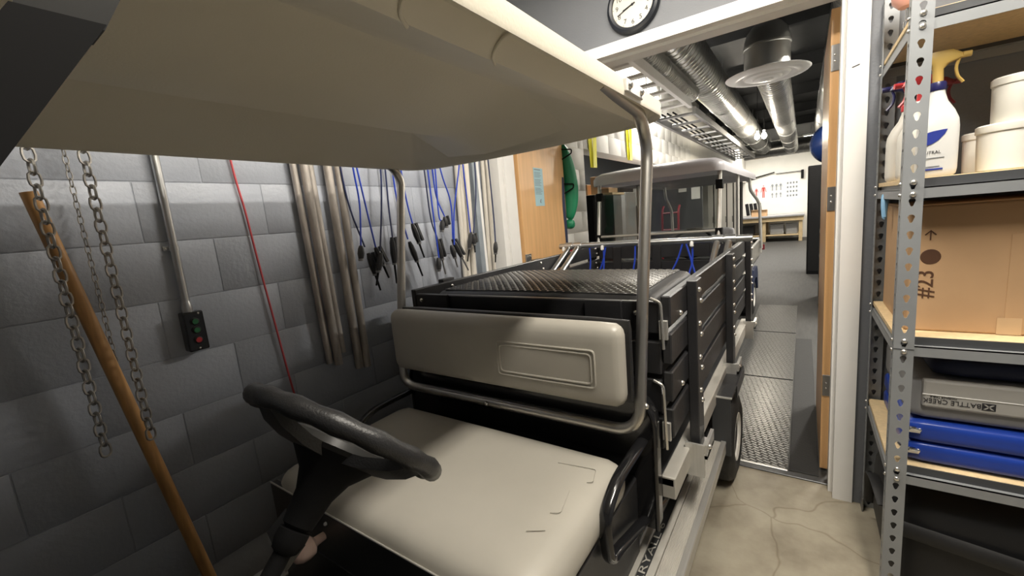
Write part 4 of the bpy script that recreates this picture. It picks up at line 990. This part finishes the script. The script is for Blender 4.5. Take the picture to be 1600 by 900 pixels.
# ================================================================== SECOND CART, IN THE FAR ROOM
c2 = thing('passenger_cart', 'second cart with grey canopy and tinted windscreen parked in the far room', 'cart', (-1.15, 5.6, 0.006))
QX0, QX1 = -1.74, -0.555
mk('canopy', canopy(NB(), QX0, QX1, 3.97, 6.95, [(0.46, 1.86), (0.30, 1.855), (0.12, 1.81), (0.085, 1.79), (0.03, 1.80), (0.006, 1.775), (0.0, 1.77), (-0.002, 1.79), (0.0, 1.83), (0.02, 1.86), (0.07, 1.885), (0.2, 1.905), (0.5, 1.915)], 0.10, 0.05), 'roof_gray', c2, True, angle=50)
for x in (QX0 + 0.04, QX1 - 0.045):
    fpst = mk('front_strut', tube(NB(), [(x, 4.10, 1.80), (x, 4.05, 1.5), (x, 3.97, 1.05)], 0.019, 10), 'aluminium', c2, True)
    mk('strut_clamp', box(NB(), (x - 0.028, 4.05, 1.62), (x + 0.028, 4.11, 1.70), 0.004, 1), 'black_matte', fpst)
    mk('strut_clamp', box(NB(), (x - 0.028, 3.99, 1.22), (x + 0.028, 4.05, 1.29), 0.004, 1), 'black_matte', fpst)
    mk('middle_strut', tube(NB(), [(x, 5.30, 1.80), (x, 5.30, 0.75)], 0.018, 10), 'aluminium', c2, True)
    mk('rear_strut', tube(NB(), fillet([(x, 6.55, 1.80), (x, 6.58, 1.64), (x + (0.08 if x > -1.1 else -0.02), 7.0, 1.45), (x + (0.10 if x > -1.1 else -0.02), 7.05, 0.80)], 0.12, 5), 0.02, 10), 'aluminium', c2, True)
ws = mk('windscreen', obox(NB(), (-1.148, 4.075, 1.74), (-1.148, 4.012, 1.275), (0.545, 0, 0), (0, 0.003, 0)), 'windscreen_glass', c2)
mk('windscreen', obox(NB(), (-1.148, 4.009, 1.262), (-1.148, 3.96, 1.02), (0.545, 0, 0), (0, 0.003, 0)), 'windscreen_glass', c2)
mk('windscreen_bar', cyl(NB(), (-1.72, 4.005, 1.268), (-0.59, 4.005, 1.268), 0.012, 10), 'alu_dull', c2, True)
mk('front_cowl', prism(NB(), [(3.68, 0.35), (3.70, 0.62), (3.80, 0.90), (3.95, 1.03), (4.08, 1.02), (4.12, 0.72), (4.3, 0.35)], 'x', -1.72, -0.57), 'black_gloss', c2)
mk('floor_pan', box(NB(), (-1.68, 3.95, 0.28), (-0.60, 5.05, 0.34), 0.01, 1), 'black_plastic', c2)
mk('seat_base', box(NB(), (-1.68, 4.85, 0.32), (-0.6, 5.5, 0.70), 0.02, 1), 'black_plastic', c2)
mk('seat_cushion', pillow(NB(), (-1.68, 4.78, 0.68), (-0.62, 5.34, 0.82), 0.06, 6), 'gray_vinyl', c2, True)
mk('seat_backrest', pillow(NB(), (-1.66, 5.32, 0.92), (-0.64, 5.42, 1.22), 0.05, 6), 'gray_vinyl', c2, True)
rg = [V((-0.92 + 0.18 * math.cos(a), 4.50 + 0.13 * math.sin(a), 1.13 + 0.125 * math.sin(a))) for a in [2 * math.pi * k / 32 for k in range(32)]]
s2 = mk('steering_wheel', tube(NB(), rg, 0.015, 8, closed=True), 'black_plastic', c2, True)
mk('steering_column', cyl(NB(), (-0.92, 4.48, 1.11), (-0.92, 4.1, 0.72), 0.03, 10), 'black_plastic', c2, True)
mk('cargo_bed', box(NB(), (-1.70, 5.55, 0.62), (-0.56, 7.45, 0.68), 0.006, 1), 'dark_plate', c2)
for x in (-1.70, -0.53): mk('bed_rail', tube(NB(), fillet([(x, 5.10, 0.70), (x, 5.10, 0.90), (x, 7.38, 0.92), (x, 7.38, 0.70)], 0.03, 4), 0.016, 8), 'aluminium', c2, True)
mk('bed_rail', cyl(NB(), (-1.70, 7.38, 0.91), (-0.53, 7.38, 0.91), 0.015, 8), 'aluminium', c2, True)
for x in (-0.535,):
    for k in range(22):
        y = 5.2 + k * 0.1; mk('bed_mesh_bar', cyl(NB(), (x, y, 0.68), (x, y, 0.905), 0.0035, 5), 'alu_dull', c2)
for cy in (6.25, 4.15):
    t_ = wheel(c2, -0.515, cy, 0.235, 1); t_ = wheel(c2, -1.775, cy, 0.235, -1)
for x0, x1 in ((-0.74, -0.505), (-1.79, -1.56)): mk('fender', prism(NB(), [(5.88, 0.30), (5.92, 0.52), (6.02, 0.62), (6.48, 0.62), (6.58, 0.52), (6.62, 0.30), (6.55, 0.30), (6.48, 0.46), (6.25, 0.50), (6.02, 0.46), (5.95, 0.30)], 'x', x0, x1), 'navy_fabric', c2)
mk('side_panel', box(NB(), (-0.62, 5.0, 0.34), (-0.575, 5.93, 0.66), 0.01, 1), 'navy_fabric', c2)
mk('chassis', box(NB(), (-1.45, 3.8, 0.27), (-0.85, 7.3, 0.36), 0.01, 1), 'black_matte', c2)
tl = mk('tail_lamp', box(NB(), (-0.53, 7.40, 0.74), (-0.48, 7.43, 0.82), 0.006, 1), 'maroon', c2)

# ================================================================== FAR ROOM FITTINGS
# tread plates on the dark floor
for i, (y0, y1, lb) in enumerate(((2.545, 3.935, 'steel tread plate on the dark floor right at the doorway threshold'), (3.945, 5.385, 'steel tread plate on the floor between two others'), (5.395, 6.82, 'steel tread plate on the floor beside the second cart wheel'))):
    t = thing('tread_plate', lb, 'floor plate', (-0.38, (y0 + y1) / 2, 0.006), 'tread plates along the dark floor')
    mk('plate', box(NB(), (-0.72 if i == 0 else -0.5, y0, 0.0065), (-0.052, y1, 0.0105), 0.0008, 1), 'tread_plate', t)
    mk('plate_edge', box(NB(), (-0.72 if i == 0 else -0.5, y0 - 0.004, 0.0062), (-0.052, y0 + 0.012, 0.0118), 0.001, 1), 'aluminium' if i == 0 else 'black_matte', t)
tag(mk('floor_mat', box(NB(), (-0.045, 2.56, 0.006), (0.088, 5.2, 0.0105), 0.002, 1), 'rubber_black'), 'black rubber mat strip between the tread plates and the open door', 'mat')
struct(mk('trim_4', box(NB(), (OPL, 2.50, 0.0), (OPR, 2.545, 0.009), 0.003, 1), 'dark_plate', keep=True))

# spiral ducts
def spiral_duct(label, pts, r, pitch=0.10, grp='spiral ducts under the dark ceiling'):
    t = thing('air_duct', label, 'duct', pts[0], grp)
    P = [V(p) for p in pts]; L = [0]
    for a, b in zip(P, P[1:]): L.append(L[-1] + (b - a).length)
    # section joints every 1.2 m split the run into its real sections
    n = max(1, round(L[-1] / 1.5)); cuts = [L[-1] * k / n for k in range(n + 1)]
    def at(s):
        for i in range(len(P) - 1):
            if s <= L[i + 1] + 1e-6: return P[i] + (P[i + 1] - P[i]) * ((s - L[i]) / (L[i + 1] - L[i]))
        return P[-1]
    for a, b in zip(cuts, cuts[1:]):
        path, rad = [], []; s = a
        while s < b - 1e-4:
            for d, k in ((0, 0), (0.44, 0), (0.47, 0.008), (0.58, 0.008), (0.61, 0)):
                if s + d * pitch < b: path.append(at(s + d * pitch)); rad.append(r + k)
            s += pitch
        path.append(at(b)); rad.append(r)
        sec = mk('duct_section', tube(NB(), path, rad, 22), 'duct_metal', t, True, angle=25)
        mk('duct_collar', tube(NB(), [at(max(a, b - 0.05)), at(b)], r + 0.008, 22), 'duct_metal', sec, True)
    for s in cuts[1:-1]:
        p = at(s); mk('duct_strap', tube(NB(), [p + V((0, -0.012, 0)), p + V((0, 0.012, 0))], r + 0.012, 22), 'galvanised', t, True)
        mk('duct_hanger', cyl(NB(), p + V((0, 0, r)), (p.x, p.y, 3.55), 0.006, 6), 'galvanised', t)
    return t
spiral_duct('large spiral duct running above the cable ladder', [(-1.0, 2.75, 2.98), (-1.0, 14.6, 2.98)], 0.20)
spiral_duct('spiral duct running back from the round air diffuser', [(-0.31, 4.62, 2.85), (-0.31, 14.6, 2.85)], 0.157)
spiral_duct('spiral duct beside the open right door', [(0.33, 2.75, 2.97), (0.33, 12.0, 2.97)], 0.17)
spiral_duct('thin flexible duct between the cable ladder and the large duct', [(-1.03, 2.75, 2.70), (-1.03, 5.2, 2.70)], 0.075, 0.045)
spiral_duct('cross duct joining the long ducts near the far wall', [(-1.5, 14.9, 2.9), (2.2, 14.9, 2.9)], 0.22)
df = thing('air_diffuser', 'round white ceiling air diffuser on a short sheet metal neck', 'air diffuser', (-0.28, 4.46, 2.5))
DC = V((-0.28, 4.46, 2.53))
mk('diffuser_flange', lathe(NB(), [(0.20, 0.012), (0.215, 0.0), (0.26, -0.004), (0.305, 0.006), (0.318, 0.018), (0.30, 0.026), (0.18, 0.06)], DC, 'z', 40), 'white_plastic', df, True)
for r, z in ((0.165, -0.006), (0.105, -0.022)): mk('diffuser_ring', lathe(NB(), [(r - 0.03, z), (r, z + 0.002), (r + 0.018, z + 0.022), (r - 0.03, z + 0.04)], DC, 'z', 36), 'white_plastic', df, True)
mk('diffuser_core', lathe(NB(), [(0.01, -0.034), (0.05, -0.03), (0.06, -0.02), (0.03, 0.0)], DC, 'z', 28), 'white_plastic', df, True)
mk('diffuser_neck', lathe(NB(), [(0.172, 0.04), (0.172, 0.23), (0.178, 0.235), (0.178, 0.25), (0.172, 0.255), (0.168, 0.30), (0.150, 0.36), (0.11, 0.41), (0.05, 0.435)], DC, 'z', 32), 'duct_metal', df, True)
mk('diffuser_elbow', tube(NB(), [DC + V((0, 0.0, 0.30)), DC + V((-0.015, 0.17, 0.32))], 0.15, 24), 'duct_metal', df, True)

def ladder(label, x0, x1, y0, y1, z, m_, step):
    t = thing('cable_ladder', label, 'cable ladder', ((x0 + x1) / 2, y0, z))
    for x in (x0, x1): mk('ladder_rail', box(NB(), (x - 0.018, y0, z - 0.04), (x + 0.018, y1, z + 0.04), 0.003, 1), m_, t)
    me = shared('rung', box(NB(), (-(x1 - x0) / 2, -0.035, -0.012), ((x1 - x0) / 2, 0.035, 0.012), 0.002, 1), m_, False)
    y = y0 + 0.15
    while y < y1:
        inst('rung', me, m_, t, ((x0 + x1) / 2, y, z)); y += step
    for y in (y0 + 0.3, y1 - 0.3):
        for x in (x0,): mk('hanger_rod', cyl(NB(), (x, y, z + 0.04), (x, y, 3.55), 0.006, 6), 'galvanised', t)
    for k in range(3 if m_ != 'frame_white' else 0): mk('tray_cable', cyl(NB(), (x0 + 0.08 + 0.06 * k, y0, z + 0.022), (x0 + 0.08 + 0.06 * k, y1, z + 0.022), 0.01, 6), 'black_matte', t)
ladder('near stretch of the cable ladder by the doorway, coloured white for its light', -1.36, -1.0, 2.75, 4.95, 2.55, 'frame_white', 0.33)  # near stretch of one ladder, its bright lighting put into the white
ladder('far stretch of the cable ladder above the second cart, coloured dark for its shade', -1.42, -1.0, 5.15, 12.0, 2.52, 'hinge_steel', 0.55)  # far stretch of the same ladder, its silhouette shade put into the colour
for y in range(4, 15, 2):
    o = mk('ceiling_joist', box(NB(), (-2.0, y - 0.04, 3.36), (2.39, y + 0.04, 3.549)), 'ceiling_dark', None); struct(o); o.name = 'trim_5'
# pendant bulbs
for x, lb in ((-0.705, 'glowing bare bulb pendant nearer to the cable ladder'), (-0.60, 'glowing bare bulb pendant nearer to the diffuser duct')):
    t = thing('pendant_lamp', lb, 'pendant lamp', (x, 9.0, 2.54), 'bare bulb pendants')
    mk('bulb', lathe(NB(), [(0.01, 0), (0.035, 0.02), (0.045, 0.055), (0.03, 0.095), (0.018, 0.11)], (x, 9.0, 2.55), 'z', 16), 'bulb_glow', t, True)
    pl_ = bpy.data.lights.new('bulb_light', 'POINT'); pl_.energy = 30; pl_.color = (1, 0.9, 0.75); pl_.shadow_soft_size = 0.05
    po_ = bpy.data.objects.new('bulb_light', pl_); COL.objects.link(po_); po_.location = (x, 8.93, 2.50)
    mk('lamp_socket', lathe(NB(), [(0.02, 0.105), (0.022, 0.15), (0.008, 0.16)], (x, 9.0, 2.55), 'z', 12), 'white_plastic', t, True)
    mk('lamp_cord', cyl(NB(), (x, 9.0, 2.70), (x, 9.0, 3.55), 0.004, 6), 'black_matte', t)

# black cabinet with exercise ball
cbn = thing('black_cabinet', 'tall black cabinet carrying the blue exercise ball', 'cabinet', (0.55, 10.0, 0.006))
mk('cabinet_body', box(NB(), (0.055, 9.7, 0.006), (1.1, 10.3, 2.02), 0.01, 1), 'black_matte', cbn)
for i in range(2):
    d_ = mk('cabinet_door', box(NB(), (0.07 + 0.515 * i, 9.685, 0.06), (0.57 + 0.515 * i, 9.70, 1.99), 0.004, 1), 'black_matte', cbn)
    mk('door_handle', cyl(NB(), (0.53 + 0.08 * i, 9.67, 1.0), (0.53 + 0.08 * i, 9.67, 1.15), 0.008, 8), 'chrome', d_)
bm = NB(); bmesh.ops.create_uvsphere(bm, u_segments=36, v_segments=24, radius=0.38)
bmesh.ops.translate(bm, verts=bm.verts, vec=(0.45, 10.0, 2.40))
tag(mk('exercise_ball', bm, 'ball_blue', None, True), 'dark blue exercise ball resting on the tall black cabinet', 'exercise ball')
rk = thing('dumbbell_rack', 'low black equipment rack on the floor behind the right door', 'rack', (0.40, 7.3, 0.006))
for y in (7.05, 7.55):
    mk('rack_post', box(NB(), (0.19, y - 0.03, 0.006), (0.25, y + 0.03, 1.0), 0.004, 1), 'black_plastic', rk); mk('rack_post', box(NB(), (0.58, y - 0.03, 0.006), (0.64, y + 0.03, 1.0), 0.004, 1), 'black_plastic', rk)
for z in (0.25, 0.6, 0.95): mk('rack_tray', box(NB(), (0.19, 7.02, z), (0.64, 7.58, z + 0.04), 0.004, 1), 'black_plastic', rk)
for k, (x, y, z) in enumerate(((0.24, 7.15, 0.29), (0.24, 7.25, 0.64))):
    t = thing('dumbbell', 'chrome dumbbell on the low black rack, %s tray' % ('lower' if z < 0.5 else 'middle'), 'dumbbell', (x + 0.1, y, z), 'dumbbells on the black rack')
    mk('handle', cyl(NB(), (x + 0.04, y, z + 0.06), (x + 0.24, y, z + 0.06), 0.014, 10), 'chrome', t, True)
    for a in (x, x + 0.22): mk('weight', cyl(NB(), (a, y, z + 0.06), (a + 0.06, y, z + 0.06), 0.06, 12), 'black_plastic', t, True)
sh = thing('red_shoe', 'dark red shoe on the floor in front of the low black rack', 'shoe', (0.225, 6.8, 0.006))
mk('shoe_upper', pillow(NB(), (0.18, 6.66, 0.02), (0.27, 6.93, 0.10), 0.038, 5), 'maroon', sh, True)
mk('shoe_sole', pillow(NB(), (0.175, 6.65, 0.0065), (0.275, 6.94, 0.03), 0.01, 4), 'black_matte', sh, True)

# workbench against the far wall
wb = thing('workbench', 'long wooden workbench with grey top against the far white wall', 'workbench', (-1.1, 17.6, 0.006))
mk('bench_top', box(NB(), (-2.4, 17.0, 0.84), (0.02, 18.55, 0.90), 0.006, 1), 'bench_top', wb)
mk('bench_apron', box(NB(), (-2.38, 17.03, 0.70), (0.0, 17.07, 0.838), 0.004, 1), 'bench_wood', wb)
for x in (-2.3, -1.13, -0.08):
    for y in (17.06, 18.4): mk('leg', box(NB(), (x - 0.05, y, 0.006), (x + 0.05, y + 0.1, 0.84), 0.004, 1), 'bench_wood', wb)
mk('lower_shelf', box(NB(), (-2.36, 17.08, 0.20), (-0.02, 18.4, 0.24), 0.004, 1), 'bench_wood', wb)
for x, wd, m_ in ((-1.95, 0.5, 'black_plastic'), (-0.96, 0.40, 'bin_gray'), (-0.50, 0.34, 'bin_gray')):
    t = thing('storage_bin', ('black' if m_ != 'bin_gray' else 'grey') + ' storage bin on the lower shelf of the workbench' + (' next to the end leg' if x > -0.6 else ''), 'bin', (x + wd / 2, 17.4, 0.242), 'bins under the workbench')
    mk('bin_body', box(NB(), (x, 17.15, 0.241), (x + wd, 17.8, 0.56), 0.02, 1), m_, t); mk('bin_lid', box(NB(), (x - 0.01, 17.14, 0.56), (x + wd + 0.01, 17.81, 0.59), 0.006, 1), m_, t)
for x0, x1, z1, lb in ((-1.52, -1.24, 1.13, 'larger cardboard box on the workbench'), (-1.22, -1.05, 1.12, 'smaller cardboard box on the workbench')):
    t = thing('bench_carton', lb, 'cardboard box', ((x0 + x1) / 2, 17.3, 0.90)); mk('carton', box(NB(), (x0, 17.15, 0.901), (x1, 17.5, z1), 0.004, 1), 'cardboard', t)
    mk('carton_flap', box(NB(), (x0, 17.12, z1), (x1, 17.3, z1 + 0.006)), 'cardboard', t)
for i in range(4):
    t = thing('black_roller', 'black foam roller standing tilted behind the bench cartons', 'roller', (-1.66 + 0.13 * i, 17.6, 0.90), 'black rollers on the workbench')
    mk('roller_body', cyl(NB(), (-1.66 + 0.13 * i, 17.65, 0.95), (-1.72 + 0.13 * i, 17.75, 1.36), 0.055, 12), 'black_matte', t, True)
    mk('roller_cap', cyl(NB(), (-1.72 + 0.13 * i, 17.75, 1.36), (-1.722 + 0.13 * i, 17.753, 1.37), 0.045, 12), 'white_plastic', t, True)
# charts on the far wall
def figure(par, x, z, h, m_):
    bm = NB(); yy = 18.592
    for (a, b, r) in (((0, .92), (0, .99), .045), ((0, .52), (0, .86), .085), ((-.05, 0), (-.045, .52), .035), ((.05, 0), (.045, .52), .035), ((-.19, .45), (-.1, .83), .025), ((.19, .45), (.1, .83), .025)):
        obox(bm, (x + a[0] * h, yy, z + a[1] * h), (x + b[0] * h, yy, z + b[1] * h), (r * h, 0, 0), (0, 0.001, 0))
    mk('printed_figure', bm, m_, par)
for k, (x0, x1, z0, z1, lb) in enumerate(((-1.62, -1.12, 1.42, 2.05, 'wall chart with red printed figures above the workbench'), (-1.06, -0.62, 1.42, 2.10, 'wall chart with rows of grey printed figures above the workbench'), (-0.57, -0.14, 1.42, 2.10, 'wall chart with a grid of small grey drawings above the workbench'))):
    t = thing('wall_chart', lb, 'chart', ((x0 + x1) / 2, 18.59, z0), 'charts on the far wall')
    mk('chart_sheet', box(NB(), (x0, 18.594, z0), (x1, 18.5995, z1)), 'paper_white', t)
    if k == 0:
        figure(t, x0 + 0.37, z0 + 0.12, 0.45, 'ink_red'); figure(t, x0 + 0.14, z0 + 0.2, 0.3, 'ink_red')
    elif k == 1:
        for i in range(3): figure(t, x0 + 0.09 + 0.13 * i, z0 + 0.34, 0.27, 'ink_gray'); figure(t, x0 + 0.09 + 0.13 * i, z0 + 0.08, 0.2, 'ink_gray')
    else:
        for i in range(4):
            for j in range(4): mk('printed_drawing', box(NB(), (x0 + 0.05 + 0.09 * i, 18.5925, z0 + 0.08 + 0.15 * j), (x0 + 0.10 + 0.09 * i, 18.594, z0 + 0.15 + 0.15 * j)), 'ink_gray', t)
wa = thing('wall_bracket', 'dark folding wall arm mounted on the far white wall', 'wall arm', (-1.55, 18.5, 2.3))
mk('arm_bar', cyl(NB(), (-1.72, 18.5, 2.26), (-0.9, 18.5, 2.42), 0.02, 8), 'black_matte', wa, True); mk('arm_plate', box(NB(), (-1.8, 18.5, 2.2), (-1.68, 18.596, 2.42), 0.01, 1), 'black_matte', wa)
mk('arm_rod', cyl(NB(), (-0.85, 18.52, 2.36), (-0.05, 18.52, 2.36), 0.012, 8), 'black_matte', wa, True); mk('arm_plate', box(NB(), (-0.1, 18.5, 2.1), (-0.02, 18.596, 2.4), 0.01, 1), 'black_matte', wa)

# white locker panels beyond the second cart
lk = thing('white_locker', 'row of white tall locker panels beyond the second cart', 'locker', (-1.6, 12.3, 0.006))
mk('locker_body', box(NB(), (-2.05, 12.02, 0.006), (-1.3, 12.5, 2.0), 0.006, 1), 'black_matte', lk)
for i in range(5):
    p = mk('locker_door', box(NB(), (-2.045 + 0.15 * i, 12.0, 0.08), (-1.92 + 0.15 * i, 12.02, 1.99), 0.004, 1), 'wall_white', lk)
    mk('door_handle', box(NB(), (-1.935 + 0.15 * i, 11.985, 1.0), (-1.925 + 0.15 * i, 12.0, 1.15)), 'black_matte', p)
# recess with dark cabinets
for (nm, lb, cat, x0, x1, y0, y1, z1, m_) in (
    ('storage_locker', 'black storage locker standing right behind the white block pier', 'locker', -2.75, -1.98, 4.6, 5.2, 1.72, 'black_matte'),
    ('metal_cabinet', 'grey metal cabinet in the recess behind the second cart windscreen', 'cabinet', -2.95, -2.45, 7.0, 7.5, 1.82, 'bin_gray'),
    ('partition_board', 'tall dark partition board in the recess with papers pinned on', 'partition', -3.3, -1.64, 9.05, 9.12, 2.1, 'shelf_dark')):
    t = thing(nm, lb, cat, ((x0 + x1) / 2, (y0 + y1) / 2, 0.006))
    mk('body', box(NB(), (x0, y0, 0.006), (x1, y1, z1), 0.008, 1), m_, t)
    if nm != 'partition_board':
        h = (x1 - x0) / 2 - 0.015
        for i in range(2):
            d_ = mk('door_panel', box(NB(), (x0 + 0.01 + i * (h + 0.01), y0 - 0.015, 0.06), (x0 + 0.01 + h + i * (h + 0.01), y0, z1 - 0.03), 0.003, 1), m_, t)
            mk('door_handle', box(NB(), ((x0 + x1) / 2 - 0.04 + 0.07 * i, y0 - 0.03, 0.95), ((x0 + x1) / 2 - 0.03 + 0.07 * i, y0 - 0.015, 1.1)), 'chrome', d_)
for x0, x1, z0, z1, lb in ((-1.84, -1.68, 1.62, 1.9, 'white paper sheet pinned at the board end'), (-2.08, -1.93, 1.78, 1.9, 'short white paper strip pinned on the dark board'), (-3.0, -2.85, 1.6, 1.96, 'tall white paper sheet pinned on the dark board')):
    t = thing('pinned_paper', lb, 'paper', ((x0 + x1) / 2, 9.04, z0), 'papers on the partition board'); mk('sheet', box(NB(), (x0, 9.046, z0), (x1, 9.0498, z1)), 'paper_white', t)
    mk('push_pin', lathe(NB(), [(0.006, -0.01), (0.008, 0)], ((x0 + x1) / 2, 9.046, z1 - 0.02), 'y', 8), 'red_plastic', t)
ht = thing('hand_truck', 'dark red hand truck standing behind the second cart', 'hand truck', (-1.98, 7.9, 0.006))
for x in (-2.12, -1.84): mk('truck_rail', tube(NB(), fillet([(x, 7.86, 0.12), (x, 7.95, 1.45), (x, 8.05, 1.52)], 0.06, 4), 0.02, 8), 'maroon', ht, True)
for z in (0.4, 0.75, 1.1, 1.4): mk('truck_bar', cyl(NB(), (-2.12, 7.88 + z * 0.05, z), (-1.84, 7.88 + z * 0.05, z), 0.016, 8), 'maroon', ht, True)
mk('toe_plate', box(NB(), (-2.16, 7.6, 0.01), (-1.8, 7.86, 0.022), 0.002, 1), 'maroon', ht)
for x in (-2.2, -1.82): mk('truck_wheel', cyl(NB(), (x, 7.95, 0.13), (x + 0.06, 7.95, 0.13), 0.124, 18), 'rubber_black', ht, True)
# cardboard boxes on a high recess shelf
ws_ = thing('wall_shelf', 'high shelf in the recess with brown cartons', 'shelf', (-2.4, 5.5, 1.73))
mk('shelf_board', box(NB(), (-2.9, 5.3, 1.73), (-2.03, 5.75, 1.76), 0.003, 1), 'particle_board', ws_)
for x in (-2.85, -2.08): mk('shelf_leg', box(NB(), (x - 0.02, 5.34, 0.006), (x + 0.02, 5.70, 1.73), 0.003, 1), 'shelf_gray', ws_)
for x0, x1, z1, lb in ((-2.35, -2.10, 1.99, 'taller brown carton on the high recess shelf'), (-2.7, -2.4, 1.90, 'lower brown carton on the high recess shelf')):
    t = thing('shelf_carton', lb, 'cardboard box', ((x0 + x1) / 2, 5.5, 1.761)); mk('carton', box(NB(), (x0, 5.36, 1.7605), (x1, 5.68, z1), 0.004, 1), 'cardboard', t); mk('tape', box(NB(), (x0 + 0.1, 5.355, z1 - 0.08), (x0 + 0.14, 5.36, z1)), 'cardboard_tape', t)
# yellow straps on the block wall
for y, z0, z1, lb in ((4.235, 1.98, 2.42, 'short yellow strap hanging at the corner of the white block wall'), (5.38, 2.13, 2.62, 'long yellow strap looped on the white block wall above the cart')):
    t = thing('yellow_strap', lb, 'strap', (FX, y, z0), 'yellow straps on the white wall')
    for s, e in ((-0.02, 0), (0.022, 0.015)):
        mk('strap_band', obox(NB(), (FX + 0.012 + e, y + s * 2.4, z1), (FX + 0.014 + e, y + s, z0), (0, 0.045, 0), (0.0015, 0, 0)), 'yellow_strap', t)
    mk('strap_hook', tube(NB(), fillet([(FX, y, z1 + 0.0), (FX + 0.05, y, z1 - 0.02), (FX + 0.055, y, z1 + 0.03)], 0.015, 4), 0.005, 6), 'hinge_steel', t, True)
# green bag, navy sash and black hooks behind the left door
gb = thing('green_bag', 'green cloth bag hanging behind the open orange door', 'bag', (-1.79, 3.56, 1.44))
mk('bag_body', tube(NB(), smooth_path([(-1.79, 3.50, 2.16), (-1.775, 3.53, 2.05), (-1.765, 3.57, 1.85), (-1.765, 3.575, 1.65), (-1.775, 3.545, 1.50), (-1.78, 3.535, 1.47)], 5), [0.012 + 0.055 * math.sin(math.pi * min(1, (k / 25) * 1.05)) for k in range(26)], 12), 'green_cloth', gb, True)
mk('bag_end', pillow(NB(), (-1.83, 3.50, 1.385), (-1.74, 3.60, 1.475), 0.04, 5), 'green_cloth', gb, True)
nv = tag(mk('navy_sash', tube(NB(), smooth_path([(-1.795, 3.46, 1.85), (-1.785, 3.44, 1.6), (-1.79, 3.455, 1.35), (-1.80, 3.46, 0.9)], 6), 0.03, 10, rz=0.02), 'navy_fabric', None, True), 'dark navy cloth hanging beside the green bag', 'cloth')
for z, lb in ((2.05, 'upper triangular black wall hook beside the green bag'), (1.75, 'lower square black wall hook beside the green bag')):
    t = thing('wall_hook', lb, 'hook', (-1.80, 3.50, z), 'black hooks behind the door')
    mk('hook_wire', tube(NB(), fillet([(-1.825, 3.47, z + 0.05), (-1.70, 3.51, z + 0.035), (-1.70, 3.50, z - 0.0), (-1.825, 3.47, z - 0.06)], 0.012, 3), 0.006, 6), 'black_matte', t, True)
    mk('hook_plate', box(NB(), (-1.83, 3.45, z - 0.08), (-1.822, 3.49, z + 0.07), 0.001, 1), 'black_matte', t)
rt_ = tag(mk('red_tag', box(NB(), (-1.768, 3.46, 1.14), (-1.753, 3.505, 1.23), 0.004, 1), 'red_plastic'), 'small red tag hanging on the navy cloth', 'tag')
